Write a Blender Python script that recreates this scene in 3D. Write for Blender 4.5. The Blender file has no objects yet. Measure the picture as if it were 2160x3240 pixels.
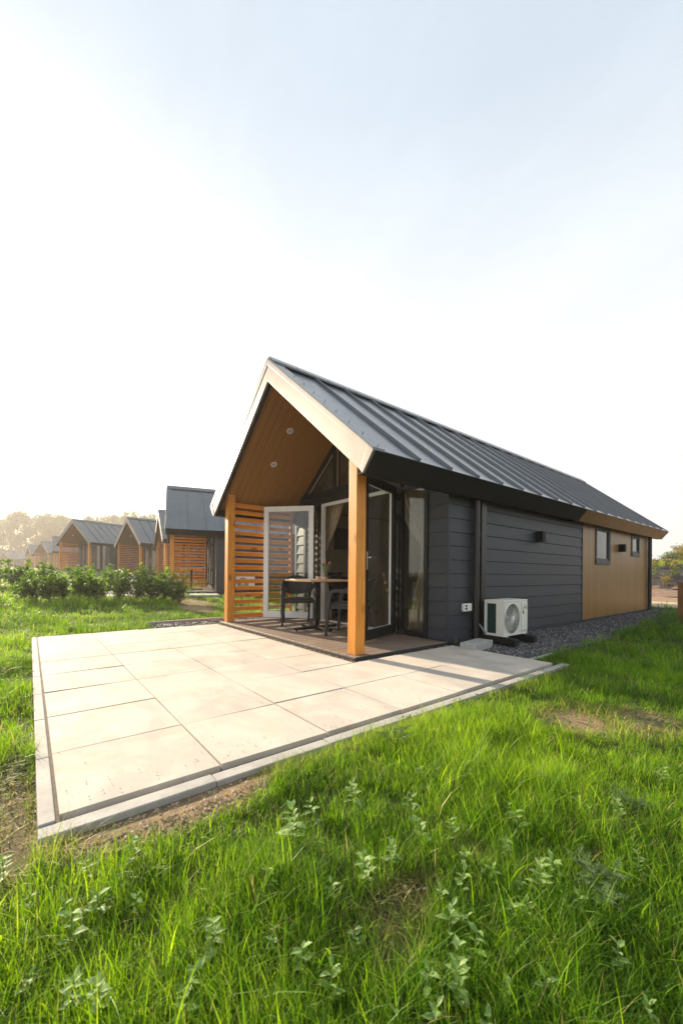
import bpy, math, random
import numpy as np
from mathutils import Vector, Matrix
random.seed(7); RNG = np.random.default_rng(7)
S = bpy.context.scene; COL = S.collection
R = math.radians
PI = math.pi

# ------------------------------------------------------------------ helpers
def tag(o, label=None, cat=None, group=None, kind=None):
    if label: o['label'] = label
    if cat: o['category'] = cat
    if group: o['group'] = group
    if kind: o['kind'] = kind
    return o

def thing(name, label, cat, loc=(0, 0, 0), rz=0.0, group=None):
    o = bpy.data.objects.new(name, None); COL.objects.link(o)
    o.location = loc; o.rotation_euler = (0, 0, rz); o.empty_display_size = .1
    return tag(o, label, cat, group)

def kids(o): return [c for c in bpy.data.objects if c.parent == o]

def copy_tree(o, parent=None, skip=()):
    c = o.copy(); COL.objects.link(c)
    if parent is not None: c.parent = parent
    for ch in o.children:
        if ch.name.split('.')[0] in skip: continue
        copy_tree(ch, c, skip)
    return c

class MB:
    def __init__(s): s.v = []; s.f = []; s.m = []
    def add(s, vs, fs, mi=0):
        b = len(s.v); s.v += [tuple(q) for q in vs]
        s.f += [tuple(b + i for i in f) for f in fs]; s.m += [mi] * len(fs); return s
    def box(s, x0, x1, y0, y1, z0, z1, mi=0, M=None):
        vs = [Vector((x, y, z)) for z in (z0, z1) for y in (y0, y1) for x in (x0, x1)]
        if M is not None: vs = [M @ q for q in vs]
        return s.add(vs, [(0, 2, 3, 1), (4, 5, 7, 6), (0, 1, 5, 4), (2, 6, 7, 3), (0, 4, 6, 2), (1, 3, 7, 5)], mi)
    def hexa(s, a, b, mi=0):      # two corresponding quads -> solid
        n = len(a); vs = list(a) + list(b)
        fs = [tuple(range(n))[::-1], tuple(range(n, 2 * n))] + [(i, (i + 1) % n, n + (i + 1) % n, n + i) for i in range(n)]
        return s.add(vs, fs, mi)
    def prism(s, poly, ax, d0, d1, mi=0):   # polygon in the plane normal to ax
        def P(a, b, d): return (d, a, b) if ax == 'x' else (a, d, b) if ax == 'y' else (a, b, d)
        return s.hexa([P(a, b, d0) for a, b in poly], [P(a, b, d1) for a, b in poly], mi)
    def tube(s, pts, rad, n=8, mi=0, cap=True):
        pts = [Vector(p) for p in pts]; k = len(pts)
        rads = rad if isinstance(rad, (list, tuple)) else [rad] * k
        b = len(s.v); up = None
        for i, p in enumerate(pts):
            t = (pts[min(i + 1, k - 1)] - pts[max(i - 1, 0)]).normalized()
            if up is None:
                up = Vector((0, 0, 1)) if abs(t.z) < .9 else Vector((1, 0, 0))
            a = t.cross(up); a.normalize(); c = a.cross(t); up = c
            for j in range(n):
                an = 2 * PI * j / n
                s.v.append(tuple(p + (a * math.cos(an) + c * math.sin(an)) * rads[i]))
        for i in range(k - 1):
            for j in range(n):
                s.f.append((b + i * n + j, b + i * n + (j + 1) % n, b + (i + 1) * n + (j + 1) % n, b + (i + 1) * n + j)); s.m.append(mi)
        if cap:
            s.f.append(tuple(b + j for j in range(n))[::-1]); s.m.append(mi)
            s.f.append(tuple(b + (k - 1) * n + j for j in range(n))); s.m.append(mi)
        return s
    def lathe(s, prof, c=(0, 0, 0), n=20, mi=0):
        b = len(s.v)
        for r, z in prof:
            for j in range(n):
                a = 2 * PI * j / n; s.v.append((c[0] + r * math.cos(a), c[1] + r * math.sin(a), c[2] + z))
        for i in range(len(prof) - 1):
            for j in range(n):
                s.f.append((b + i * n + j, b + i * n + (j + 1) % n, b + (i + 1) * n + (j + 1) % n, b + (i + 1) * n + j)); s.m.append(mi)
        return s
    def leaf(s, p, d, nrm, L, W, curl=.25, mi=0, fold=.25):
        p = Vector(p); d = Vector(d).normalized(); nrm = Vector(nrm)
        sd = d.cross(nrm)
        if sd.length < 1e-4: sd = d.cross(Vector((.3, .9, .2)))
        sd.normalize(); nr = sd.cross(d)
        vs = []
        for t, w in ((0, .08), (.3, .85), (.62, 1.), (1, .03)):
            c = p + d * (L * t) - nr * (curl * L * t * t)
            e = nr * (fold * W * w * .5)
            vs += [c - sd * (W * .5 * w) + e, c, c + sd * (W * .5 * w) + e]
        fs = []
        for i in range(3):
            a = i * 3; fs += [(a, a + 1, a + 4, a + 3), (a + 1, a + 2, a + 5, a + 4)]
        return s.add(vs, fs, mi)
    def build(s, name, mats, parent=None, bevel=0.0, smooth=False, seg=2):
        me = bpy.data.meshes.new(name); me.from_pydata(s.v, [], s.f)
        if not isinstance(mats, (list, tuple)): mats = [mats]
        for m in mats: me.materials.append(m)
        if len(mats) > 1: me.polygons.foreach_set('material_index', s.m)
        if smooth: me.polygons.foreach_set('use_smooth', [True] * len(s.f))
        me.update()
        o = bpy.data.objects.new(name, me); COL.objects.link(o)
        if parent is not None: o.parent = parent
        if bevel:
            md = o.modifiers.new('bevel', 'BEVEL'); md.width = bevel; md.segments = seg; md.limit_method = 'ANGLE'; md.angle_limit = R(40)
        return o

def np_mesh(name, verts, faces, mat, attrs=None, smooth=False, parent=None):
    verts = np.asarray(verts, np.float32); faces = np.asarray(faces, np.int32)
    me = bpy.data.meshes.new(name); nf, k = faces.shape
    me.vertices.add(len(verts)); me.vertices.foreach_set('co', verts.ravel())
    me.loops.add(nf * k); me.loops.foreach_set('vertex_index', faces.ravel())
    me.polygons.add(nf); me.polygons.foreach_set('loop_start', np.arange(nf, dtype=np.int32) * k)
    me.update(calc_edges=True)
    me.polygons.foreach_set('use_smooth', np.full(nf, bool(smooth)))
    for n, a in (attrs or {}).items():
        at = me.attributes.new(n, 'FLOAT', 'POINT'); at.data.foreach_set('value', np.asarray(a, np.float32))
    me.materials.append(mat)
    o = bpy.data.objects.new(name, me); COL.objects.link(o)
    if parent is not None: o.parent = parent
    return o

def vnoise(x, y, f, seed=0):
    x = np.asarray(x, float) * f + seed * 17.3; y = np.asarray(y, float) * f + seed * 9.1
    xi = np.floor(x); yi = np.floor(y); u = x - xi; v = y - yi
    u = u * u * (3 - 2 * u); v = v * v * (3 - 2 * v)
    def h(a, b):
        q = np.sin(a * 127.1 + b * 311.7 + seed * 7.7) * 43758.5453
        return q - np.floor(q)
    return (h(xi, yi) * (1 - u) + h(xi + 1, yi) * u) * (1 - v) + (h(xi, yi + 1) * (1 - u) + h(xi + 1, yi + 1) * u) * v

# ------------------------------------------------------------------ materials
def new_mat(name):
    m = bpy.data.materials.new(name); m.use_nodes = True
    nt = m.node_tree
    for n in list(nt.nodes): nt.nodes.remove(n)
    return m, nt
class NT:
    def __init__(s, nt): s.t = nt
    def n(s, typ, ins=None, **kw):
        q = s.t.nodes.new(typ)
        for k, v in kw.items(): setattr(q, k, v)
        for k, v in (ins or {}).items():
            if hasattr(v, 'is_linked'): s.t.links.new(v, q.inputs[k])
            else: q.inputs[k].default_value = v
        return q
    def noise(s, scale, coord='Object', detail=4, sc=(1, 1, 1), rough=.55, w=0, dist=0):
        tc = s.n('ShaderNodeTexCoord')
        mp = s.n('ShaderNodeMapping', {'Vector': tc.outputs[coord], 'Scale': sc})
        mp.inputs['Location'].default_value = (w, w * .7, w * .3)
        return s.n('ShaderNodeTexNoise', {'Vector': mp.outputs[0], 'Scale': scale, 'Detail': detail, 'Roughness': rough, 'Distortion': dist}).outputs['Fac']
    def ramp(s, fac, stops, interp='LINEAR'):
        q = s.n('ShaderNodeValToRGB', {'Fac': fac}); e = q.color_ramp.elements; q.color_ramp.interpolation = interp
        while len(e) < len(stops): e.new(.5)
        for a, (p, c) in zip(e, stops):
            a.position = p; a.color = (c if hasattr(c, '__len__') else (c, c, c)) + ((1,) if hasattr(c, '__len__') and len(c) == 3 else ()) if hasattr(c, '__len__') else (c, c, c, 1)
        return q.outputs['Color']
    def mix(s, fac, a, b, mode='MIX'):
        q = s.n('ShaderNodeMix', data_type='RGBA', blend_type=mode)
        for i, v in ((0, fac), (6, a), (7, b)):
            if hasattr(v, 'is_linked'): s.t.links.new(v, q.inputs[i])
            else: q.inputs[i].default_value = v if i == 0 else (tuple(v) + (1,) if len(v) == 3 else v)
        return q.outputs[2]
    def bump(s, h, strength=.3, dist=.01):
        return s.n('ShaderNodeBump', {'Height': h, 'Strength': strength, 'Distance': dist}).outputs[0]
    def math(s, op, a, b=0.):
        return s.n('ShaderNodeMath', {0: a, 1: b}, operation=op).outputs[0]
    def out(s, sh): s.n('ShaderNodeOutputMaterial', {'Surface': sh})
    def pbr(s, col, rough=.5, metal=0., spec=.5, normal=None, **kw):
        ins = {'Base Color': col if hasattr(col, 'is_linked') else tuple(col) + (1,), 'Roughness': rough, 'Metallic': metal, 'Specular IOR Level': spec}
        if normal is not None: ins['Normal'] = normal
        ins.update(kw)
        return s.n('ShaderNodeBsdfPrincipled', ins).outputs[0]

MATS = {}
def simple(name, col, rough=.5, metal=0., spec=.5, var=.12, scale=8., bump=0., bscale=200.):
    m, nt = new_mat(name); t = NT(nt)
    f = t.noise(scale, detail=5)
    c = t.ramp(f, [(.3, tuple(max(0, q * (1 - var)) for q in col)), (.7, tuple(min(1, q * (1 + var)) for q in col))])
    rr = t.ramp(t.noise(scale * 3, w=3.1), [(.3, max(.02, rough - .06)), (.7, min(1, rough + .06))])
    nr = t.bump(t.noise(bscale), bump, .002) if bump else None
    t.out(t.pbr(c, rr, metal, spec, nr)); MATS[name] = m; return m

def wood(name, sc, a, b, c, rough=.45, knots=True, var=True):
    m, nt = new_mat(name); t = NT(nt)
    f = t.noise(6, sc=sc, detail=6, rough=.65, dist=.6)
    f2 = t.noise(1.2, sc=tuple(q * .5 for q in sc), detail=2, w=4)
    col = t.ramp(f, [(.28, a), (.5, b), (.72, c)])
    col = t.mix(t.ramp(f2, [(.35, .0), (.7, .45)]), col, a)
    if var:
        oi = t.n('ShaderNodeObjectInfo')
        col = t.mix(t.math('MULTIPLY', oi.outputs['Random'], .22), col, a)
    if knots:
        tc = t.n('ShaderNodeTexCoord')
        mp = t.n('ShaderNodeMapping', {'Vector': tc.outputs['Object'], 'Scale': tuple(max(.5, q * .12) * 4.2 for q in sc)})
        vo = t.n('ShaderNodeTexVoronoi', {'Vector': mp.outputs[0], 'Scale': 1.35, 'Randomness': 1.})
        k = t.ramp(vo.outputs['Distance'], [(.09, 1.), (.24, .0)])
        col = t.mix(t.math('MULTIPLY', k, .8), col, (.16, .055, .018))
    nr = t.bump(f, .25, .002)
    t.out(t.pbr(col, rough, 0, .35, nr)); MATS[name] = m; return m

WA, WB, WC = (.46, .155, .018), (.70, .285, .036), (.82, .41, .085)
wood('larch_upright', (9, 9, .55), WA, WB, WC)
wood('larch_lying', (9, .55, 9), (.60, .19, .016), (.84, .32, .03), (.92, .44, .06))
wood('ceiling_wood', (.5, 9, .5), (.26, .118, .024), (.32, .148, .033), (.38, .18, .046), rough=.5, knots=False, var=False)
wood('table_wood', (14, 1.2, 14), (.42, .27, .16), (.58, .40, .26), (.68, .50, .35), rough=.4, knots=False)
wood('rough_post_wood', (8, 8, .7), (.14, .07, .03), (.24, .12, .05), (.36, .2, .09), rough=.8)
wood('floor_wood', (10, .8, 10), (.12, .08, .05), (.17, .11, .07), (.22, .15, .1), knots=False)

def deckmat():
    m, nt = new_mat('deck_boards'); t = NT(nt)
    f = t.noise(5, sc=(9, .5, 9), detail=6, rough=.7)
    oi = t.noise(1.1, sc=(7.2, .01, .01), detail=0)
    c = t.ramp(f, [(.25, (.11, .082, .062)), (.55, (.20, .15, .115)), (.8, (.29, .225, .175))])
    c = t.mix(t.ramp(oi, [(.35, 0.), (.65, .5)]), c, (.20, .15, .115))
    c = t.mix(t.ramp(t.noise(2.2, w=9), [(.45, 0.), (.75, .35)]), c, (.36, .29, .22))
    t.out(t.pbr(c, .6, 0, .3, t.bump(f, .35, .003))); MATS['deck_boards'] = m
deckmat()

def sidingmat(name, col, sc, gl=.42, var=.25):
    m, nt = new_mat(name); t = NT(nt)
    f = t.noise(3, sc=sc, detail=6, rough=.7)
    c = t.ramp(f, [(.25, tuple(q * (1 - var) for q in col)), (.75, tuple(q * (1 + var) for q in col))])
    c = t.mix(t.ramp(t.noise(1.4, detail=3, w=2), [(.4, 0.), (.7, .25)]), c, tuple(q * 1.5 for q in col))
    c = t.mix(t.ramp(t.noise(1., detail=0, sc=(.25, .25, 5.67) if sc[2] > 5 else (8, 8, .1), w=6), [(.3, 0.), (.7, .35)]), c, tuple(q * .6 for q in col))
    t.out(t.pbr(c, gl, 0, .4, t.bump(f, .3, .002))); MATS[name] = m
sidingmat('dark_siding', (.031, .036, .048), (.7, .7, 40), .5)
sidingmat('tan_panel', (.27, .148, .047), (30, 30, .6), .36, .10)

def metal(name, col, rough, spec=.6, met=0., streak=None):
    m, nt = new_mat(name); t = NT(nt)
    f = t.noise(2.2, detail=6, rough=.6)
    c = t.ramp(f, [(.3, tuple(q * .85 for q in col)), (.7, tuple(q * 1.15 for q in col))])
    rr = t.ramp(t.noise(6, detail=5, w=5), [(.3, rough - .03), (.7, rough + .03)])
    nr = None
    if streak:
        g = t.noise(4, sc=streak, detail=1, rough=.5)
        nr = t.bump(g, .07, .003)
        c = t.mix(t.ramp(g, [(.5, 0.), (.8, .3)]), c, tuple(min(1, q * 1.8) for q in col))
    t.out(t.pbr(c, rr, met, spec, nr)); MATS[name] = m
metal('roof_metal', (.060, .075, .094), .24, 1.0, .0, (.06, 22, .06))
metal('trim_metal', (.20, .185, .17), .42, .7, .45)
metal('black_metal', (.010, .011, .011), .6, .15)
metal('tan_metal', (.21, .115, .036), .42, .4, .2)
simple('black_frame', (.010, .011, .013), .45, spec=.3)
simple('grey_frame', (.05, .05, .052), .45, spec=.4)
simple('white_frame', (.84, .84, .85), .35, var=.03)
simple('white_plastic', (.76, .76, .73), .4, var=.04)
simple('cream_metal', (.74, .73, .67), .42, var=.04, scale=5)
simple('black_rubber', (.014, .014, .014), .85, spec=.2, bump=.4)
simple('black_plastic', (.02, .021, .024), .5, spec=.45)
simple('dark_hole', (.01, .013, .013), .8, spec=.1)
simple('coil_green', (.012, .045, .042), .5)
simple('concrete', (.36, .36, .345), .9, spec=.2, var=.2, scale=40, bump=.7)
simple('curtain_cloth', (.34, .265, .20), .9, spec=.1, var=.08)
simple('wall_paint', (.30, .255, .205), .9, spec=.1, var=.04)
simple('logo_green', (.02, .22, .05), .5)
simple('logo_dark', (.05, .07, .06), .5)
simple('chrome', (.6, .6, .6), .2, 1.)
simple('lamp_white', (.72, .70, .66), .4)
simple('lens_glass', (.45, .42, .38), .25)
simple('pipe_black', (.016, .016, .017), .38, spec=.5)
simple('grey_tube', (.22, .23, .24), .5)
simple('candle_wax', (.62, .52, .45), .5)
simple('petal_pink', (.58, .30, .30), .6, var=.3, scale=60)
simple('dark_cloth', (.012, .012, .013), .9, spec=.1)
simple('bark', (.07, .05, .035), .9, spec=.1, var=.4, bump=.6)
simple('stem_green', (.10, .16, .035), .6, var=.2)
simple('stem_brown', (.10, .055, .03), .7, var=.3)
simple('road_asphalt', (.46, .36, .25), .9, spec=.15, var=.12, scale=3)

def wicker():
    m, nt = new_mat('black_weave'); t = NT(nt)
    tc = t.n('ShaderNodeTexCoord')
    wv = t.n('ShaderNodeTexWave', {'Vector': tc.outputs['Object'], 'Scale': 24., 'Distortion': 1., 'Detail': 0.}, wave_type='BANDS', bands_direction='Z')
    w2 = t.n('ShaderNodeTexWave', {'Vector': tc.outputs['Object'], 'Scale': 18., 'Distortion': .5, 'Detail': 0.}, wave_type='BANDS', bands_direction='DIAGONAL')
    h = t.math('MULTIPLY', wv.outputs['Fac'], w2.outputs['Fac'])
    c = t.ramp(h, [(.1, (.010, .011, .014)), (.7, (.032, .034, .041))])
    t.out(t.pbr(c, .45, 0, .5, t.bump(h, .7, .006))); MATS['black_weave'] = m
wicker()

def glass(name, tint=(1, 1, 1), ior=1.5, rough=0.0):
    m, nt = new_mat(name); t = NT(nt)
    fr = t.n('ShaderNodeFresnel', {'IOR': ior})
    a = t.n('ShaderNodeBsdfTransparent', {'Color': tuple(tint) + (1,)}); b = t.n('ShaderNodeBsdfGlossy', {'Color': (1, 1, 1, 1), 'Roughness': rough})
    bk = t.n('ShaderNodeNewGeometry').outputs['Backfacing']; fac = t.math('MULTIPLY', fr.outputs[0], t.math('SUBTRACT', 1., bk))
    t.out(t.n('ShaderNodeMixShader', {0: fac, 1: a.outputs[0], 2: b.outputs[0]}).outputs[0]); MATS[name] = m
glass('pane_glass', (.92, .95, .94), 1.8); glass('gable_glass', (.85, .85, .82), 1.45)
glass('vase_glass', (.97, .93, .92), 1.45)

def foliage(name, cols, trans=(.3, .45, .06), tf=.42, rough=.45, spec=.35, attr=False, dry=None):
    m, nt = new_mat(name); t = NT(nt)
    if attr:
        f = t.n('ShaderNodeAttribute', attribute_name='tint').outputs['Fac']
    else:
        oi = t.n('ShaderNodeNewGeometry'); f = oi.outputs['Random Per Island']
    c = t.ramp(f, [(i / (len(cols) - 1) if len(cols) > 1 else 0, q) for i, q in enumerate(cols)])
    tr = t.ramp(f, [(i / (len(cols) - 1), tuple(min(1, a * k) for a, k in zip(q, trans))) for i, q in enumerate(cols)])
    if attr and dry:
        d = t.n('ShaderNodeAttribute', attribute_name='dry').outputs['Fac']
        c = t.mix(d, c, dry); tr = t.mix(d, tr, tuple(q * .8 for q in dry))
    p = t.pbr(c, rough, 0, spec)
    tl = t.n('ShaderNodeBsdfTranslucent', {'Color': tr}).outputs[0]
    t.out(t.n('ShaderNodeMixShader', {0: tf, 1: p, 2: tl}).outputs[0]); MATS[name] = m
foliage('grass_blades', [(.034, .098, .005), (.076, .182, .008), (.145, .285, .012), (.25, .39, .02)], (2.2, 1.9, .8), .45, .5, .2, True, (.50, .37, .16))
foliage('weed_leaf', [(.14, .24, .06), (.22, .34, .11), (.34, .44, .20)], (1.3, 1.4, .5), .35, .6, .3)
foliage('thistle_leaf', [(.06, .12, .035), (.13, .19, .06)], (1.6, 1.6, .6), .3, .5, .3)
foliage('laurel_leaf', [(.026, .070, .011), (.048, .112, .016), (.095, .18, .026)], (2.5, 2.3, 1.0), .45, .5, .15)
foliage('far_leaf', [(.032, .068, .018), (.05, .095, .024), (.08, .13, .035)], (1.5, 1.6, .9), .35, .6, .2)
foliage('bush_leaf', [(.06, .11, .02), (.10, .17, .03), (.16, .22, .05)], (1.8, 1.7, .8), .4, .5, .3)
foliage('straw_leaf', [(.30, .22, .09), (.40, .30, .13), (.22, .24, .07)], (1.1, 1.1, .8), .35, .7, .2)
foliage('dark_weed', [(.04, .11, .015), (.07, .16, .02), (.11, .22, .035)], (2., 2., .8), .4, .65, .12)

def slabmat():
    m, nt = new_mat('sandstone_slab'); t = NT(nt)
    tone = t.n('ShaderNodeAttribute', attribute_name='tint').outputs['Fac']
    f = t.noise(2.4, detail=8, rough=.6, dist=.8)
    f2 = t.noise(1.1, sc=(1, 2.2, 1), detail=5, w=7, dist=1.5)
    f3 = t.noise(160, detail=2, w=1)
    c = t.ramp(f, [(.3, (.41, .365, .308)), (.5, (.50, .453, .392)), (.7, (.565, .525, .47))])
    c = t.mix(t.ramp(f2, [(.45, 0.), (.68, .7)]), c, (.36, .335, .31))
    c = t.mix(t.ramp(t.noise(3.1, w=12, dist=2, sc=(1, .5, 1)), [(.58, 0.), (.72, .4)]), c, (.50, .37, .24))
    c = t.mix(t.math('MULTIPLY', tone, .4), c, (.60, .535, .46))
    c = t.mix(t.ramp(f3, [(.66, 0.), (.74, .5)]), c, (.25, .19, .14))
    c = t.mix(t.ramp(t.noise(34, detail=3, w=21), [(.68, 0.), (.73, .55)]), c, (.28, .22, .16))
    t.out(t.pbr(c, .85, 0, .12, t.bump(t.noise(50, detail=6, rough=.6, w=3), .2, .004))); MATS['sandstone_slab'] = m
slabmat()
def kerbmat():
    m, nt = new_mat('kerb_concrete'); t = NT(nt)
    f = t.noise(7, detail=7, rough=.65)
    c = t.ramp(f, [(.3, (.30, .29, .27)), (.7, (.44, .43, .40))])
    c = t.mix(t.ramp(t.noise(90, detail=2, w=3), [(.62, 0.), (.72, .5)]), c, (.2, .18, .15))
    t.out(t.pbr(c, .85, 0, .2, t.bump(t.noise(120, detail=4), .3, .003))); MATS['kerb_concrete'] = m
kerbmat()

def groundmat():
    m, nt = new_mat('soil'); t = NT(nt)
    g = t.n('ShaderNodeAttribute', attribute_name='green').outputs['Fac']
    f = t.noise(14, detail=9, rough=.7)
    soil = t.ramp(f, [(.25, (.17, .115, .072)), (.55, (.30, .22, .145)), (.8, (.42, .32, .22))])
    soil = t.mix(t.ramp(t.noise(120, detail=3, w=2), [(.55, 0.), (.7, .6)]), soil, (.36, .28, .2))
    gf = t.noise(2.5, detail=9, rough=.75, w=5)
    gr = t.ramp(gf, [(.3, (.022, .034, .009)), (.55, (.045, .066, .013)), (.8, (.085, .095, .025))])
    c = t.mix(g, soil, gr)
    t.out(t.pbr(c, .95, 0, .1, t.bump(t.noise(60, detail=8, rough=.75, w=1), .9, .02))); MATS['soil'] = m
groundmat()
def pebblemat():
    m, nt = new_mat('dark_pebbles'); t = NT(nt)
    f = t.n('ShaderNodeNewGeometry').outputs['Random Per Island']
    c = t.ramp(f, [(0, (.035, .037, .042)), (.45, (.075, .078, .085)), (.8, (.15, .15, .155)), (.95, (.26, .23, .2)), (1, (.4, .38, .35))])
    t.out(t.pbr(c, .6, 0, .35, t.bump(t.noise(200, detail=3), .3, .002))); MATS['dark_pebbles'] = m
    m, nt = new_mat('brown_pebbles'); t = NT(nt)
    f = t.n('ShaderNodeNewGeometry').outputs['Random Per Island']
    c = t.ramp(f, [(0, (.24, .17, .115)), (.5, (.40, .30, .21)), (1, (.55, .45, .35))])
    t.out(t.pbr(c, .8, 0, .2)); MATS['brown_pebbles'] = m
pebblemat()
def fabricmat():
    m, nt = new_mat('weed_fabric'); t = NT(nt)
    f = t.noise(1.2, detail=8, rough=.7)
    c = t.ramp(f, [(.35, (.028, .026, .028)), (.6, (.05, .044, .046)), (.72, (.15, .095, .06))])
    t.out(t.pbr(c, .7, 0, .3, t.bump(t.noise(3, detail=6), .5, .08))); MATS['weed_fabric'] = m
fabricmat()

# ------------------------------------------------------------------ camera, light, sky
CAM = (2.98464, -2.5761, .8745); YAW = R(51.388)
cam = bpy.data.cameras.new('camera'); co = bpy.data.objects.new('camera', cam); COL.objects.link(co)
cam.sensor_fit = 'HORIZONTAL'; cam.sensor_width = 36; cam.lens = 896.99 / 1568 * 36
cam.shift_y = (1316.62 - 1176) / 1568; cam.clip_end = 3000; cam.clip_start = .02
co.matrix_world = Matrix.Translation(CAM) @ Matrix.Rotation(YAW, 4, 'Z') @ Matrix.Rotation(PI / 2, 4, 'X') @ Matrix.Rotation(R(.5252), 4, 'Z')
cam.dof.use_dof = True; cam.dof.focus_distance = 4.6; cam.dof.aperture_fstop = 7
S.camera = co
FW = np.array([-math.sin(YAW), math.cos(YAW)])
SUN_EL, SUN_AZ = R(17), R(188)           # direction TO the sun, azimuth from +X
sd = Vector((math.cos(SUN_EL) * math.cos(SUN_AZ), math.cos(SUN_EL) * math.sin(SUN_AZ), math.sin(SUN_EL)))
sl = bpy.data.lights.new('sun', 'SUN'); so = bpy.data.objects.new('sun', sl); COL.objects.link(so)
sl.energy = 5.0; sl.angle = R(.8); sl.color = (1, .82, .60)
so.rotation_euler = sd.to_track_quat('Z', 'Y').to_euler(); so.location = (-20, -5, 20)
W = bpy.data.worlds.new('World'); S.world = W; W.use_nodes = True
wt = W.node_tree; bg = wt.nodes['Background']
sky = wt.nodes.new('ShaderNodeTexSky'); sky.sky_type = 'NISHITA'; sky.sun_disc = False
sky.sun_elevation = SUN_EL; sky.sun_rotation = math.atan2(sd.x, sd.y) % (2 * PI)
sky.air_density = 1.0; sky.dust_density = 3.0; sky.ozone_density = .6; sky.altitude = 0
def skynodes():
    t = NT(wt)
    tc = t.n('ShaderNodeTexCoord')
    mp = t.n('ShaderNodeMapping', {'Vector': tc.outputs['Generated'], 'Scale': (1.2, 3.2, 3.0)})
    mp.inputs['Rotation'].default_value = (0.3, .5, .4)
    nz = t.n('ShaderNodeTexNoise', {'Vector': mp.outputs[0], 'Scale': 1.6, 'Detail': 7., 'Roughness': .62, 'Distortion': .5}).outputs['Fac']
    z = t.n('ShaderNodeSeparateXYZ', {0: tc.outputs['Generated']}).outputs[2]
    veil = t.ramp(z, [(0., (.70, .68, .65)), (.35, (.73, .74, .74)), (.56, (.67, .70, .72)), (.76, (.49, .56, .63)), (.95, (.46, .54, .61))])
    wisp = t.math('ADD', .88, t.math('MULTIPLY', nz, .24))
    veil = t.mix(1., veil, wisp, 'MULTIPLY'); veil = t.mix(1., veil, (5., 5., 5.), 'MULTIPLY')
    c = t.mix(.85, sky.outputs[0], veil)
    wt.links.new(c, bg.inputs['Color'])
skynodes()
bg.inputs['Strength'].default_value = .10
S.view_settings.view_transform = 'Standard'; S.view_settings.look = 'None'; S.view_settings.gamma = 1
S.view_settings.exposure = 1.6
S.cycles.max_bounces = 8; S.cycles.transparent_max_bounces = 12; S.cycles.volume_bounces = 0
S.cycles.diffuse_bounces = 4; S.cycles.sample_clamp_indirect = 6
S.cycles.use_denoising = True

# ------------------------------------------------------------------ terrain
def smooth(a, b, x):
    t = np.clip((np.asarray(x, float) - a) / (b - a), 0, 1); return t * t * (3 - 2 * t)
def H(x, y):
    x = np.asarray(x, float); y = np.asarray(y, float)
    left = np.interp(-x, [-2, 4.5, 8, 12, 20, 25, 31, 52, 68, 82, 110, 400], [-.035, -.035, .06, .15, .40, .52, .80, .9, 1.2, 1.35, 1.2, 1.3])
    bank = np.interp(y, [12, 17, 19, 25.5, 28, 34, 60, 400], [0, 0, .06, .10, 1.52, 1.75, 2.2, 2.6]) * smooth(-16, -9, x)
    z = np.where(y > 12, left * (1 - smooth(12, 16, y) * smooth(-16, -9, x)) + bank, left)
    bump = (vnoise(x, y, 1.3, 1) - .5) * .045 + (vnoise(x, y, 4.1, 2) - .5) * .02
    inpat = (x > -3.7) & (x < 1.47) & (y > -2.62) & (y < 1.6)
    inh = (x > -4.4) & (x < 1.05) & (y > -1.05) & (y < 11)
    road = (y > 11.5) & (y < 18.5) & (x > -9)
    z = z + np.where(inpat | inh | road, 0, bump)
    return np.where(inpat | inh, np.minimum(z, np.where((x > 1.3) & ~inh, -.036, -.05)), z)

def axis(lo, hi, step, far, n):
    g = (far - hi) * (np.linspace(0, 1, n + 1)[1:]) ** 2.6 + hi
    g2 = lo - (far + lo) * (np.linspace(0, 1, n + 1)[1:]) ** 2.6
    return np.concatenate([g2[::-1], np.arange(lo, hi + 1e-6, step), g])
def is_bare(x, y):
    """0..1: how bare the soil is"""
    def el(cx, cy, rx, ry, rot=0):
        c, s = math.cos(rot), math.sin(rot); dx, dy = x - cx, y - cy
        u, v = (dx * c + dy * s) / rx, (-dx * s + dy * c) / ry
        return np.clip(1.35 - np.sqrt(u * u + v * v), 0, 1) * 1.6
    n = vnoise(x, y, 5, 5) * .6 + vnoise(x, y, 17, 6) * .4
    b = np.maximum.reduce([el(1.46, -2.12, .12, .36), el(2.27, -1.79, .06, .12) * .7, el(2.36, -1.90, .04, .07) * .7, el(2.0, .10, .22, .30) * .62, el(2.28, .38, .2, .3) * .6, el(1.1, -2.62, .45, .07) * .75,
                           el(-6.3, .50, .8, .35), el(-7.6, .85, .9, .4)])
    b = b * (0.45 + 1.1 * n)
    b = np.maximum(b, np.clip((n - .74) * 3, 0, .5))
    return np.clip(b, 0, 1)
def ground():
    xs = axis(-16, 7, .14, 1500, 26); ys = axis(-9, 14, .14, 1500, 26)
    X, Y = np.meshgrid(xs, ys); Z = H(X, Y)
    nx, ny = len(xs), len(ys)
    V = np.stack([X.ravel(), Y.ravel(), Z.ravel()], 1)
    i = np.arange(nx - 1); j = np.arange(ny - 1); I, J = np.meshgrid(i, j); a = (J * nx + I).ravel()
    F = np.stack([a, a + 1, a + nx + 1, a + nx], 1)
    x, y = V[:, 0], V[:, 1]
    green = 1 - is_bare(x, y)
    r = np.hypot(x - CAM[0], y - CAM[1])
    green = green * np.interp(r, [0, 3, 8], [.85, .85, .95])
    soilband = ((y > 11.6) & (y < 28.5) & (x > -14))
    green = np.where(soilband, .0, green)
    o = np_mesh('ground', V, F, MATS['soil'], {'green': green}, smooth=True); tag(o, kind='structure')
ground()

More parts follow.
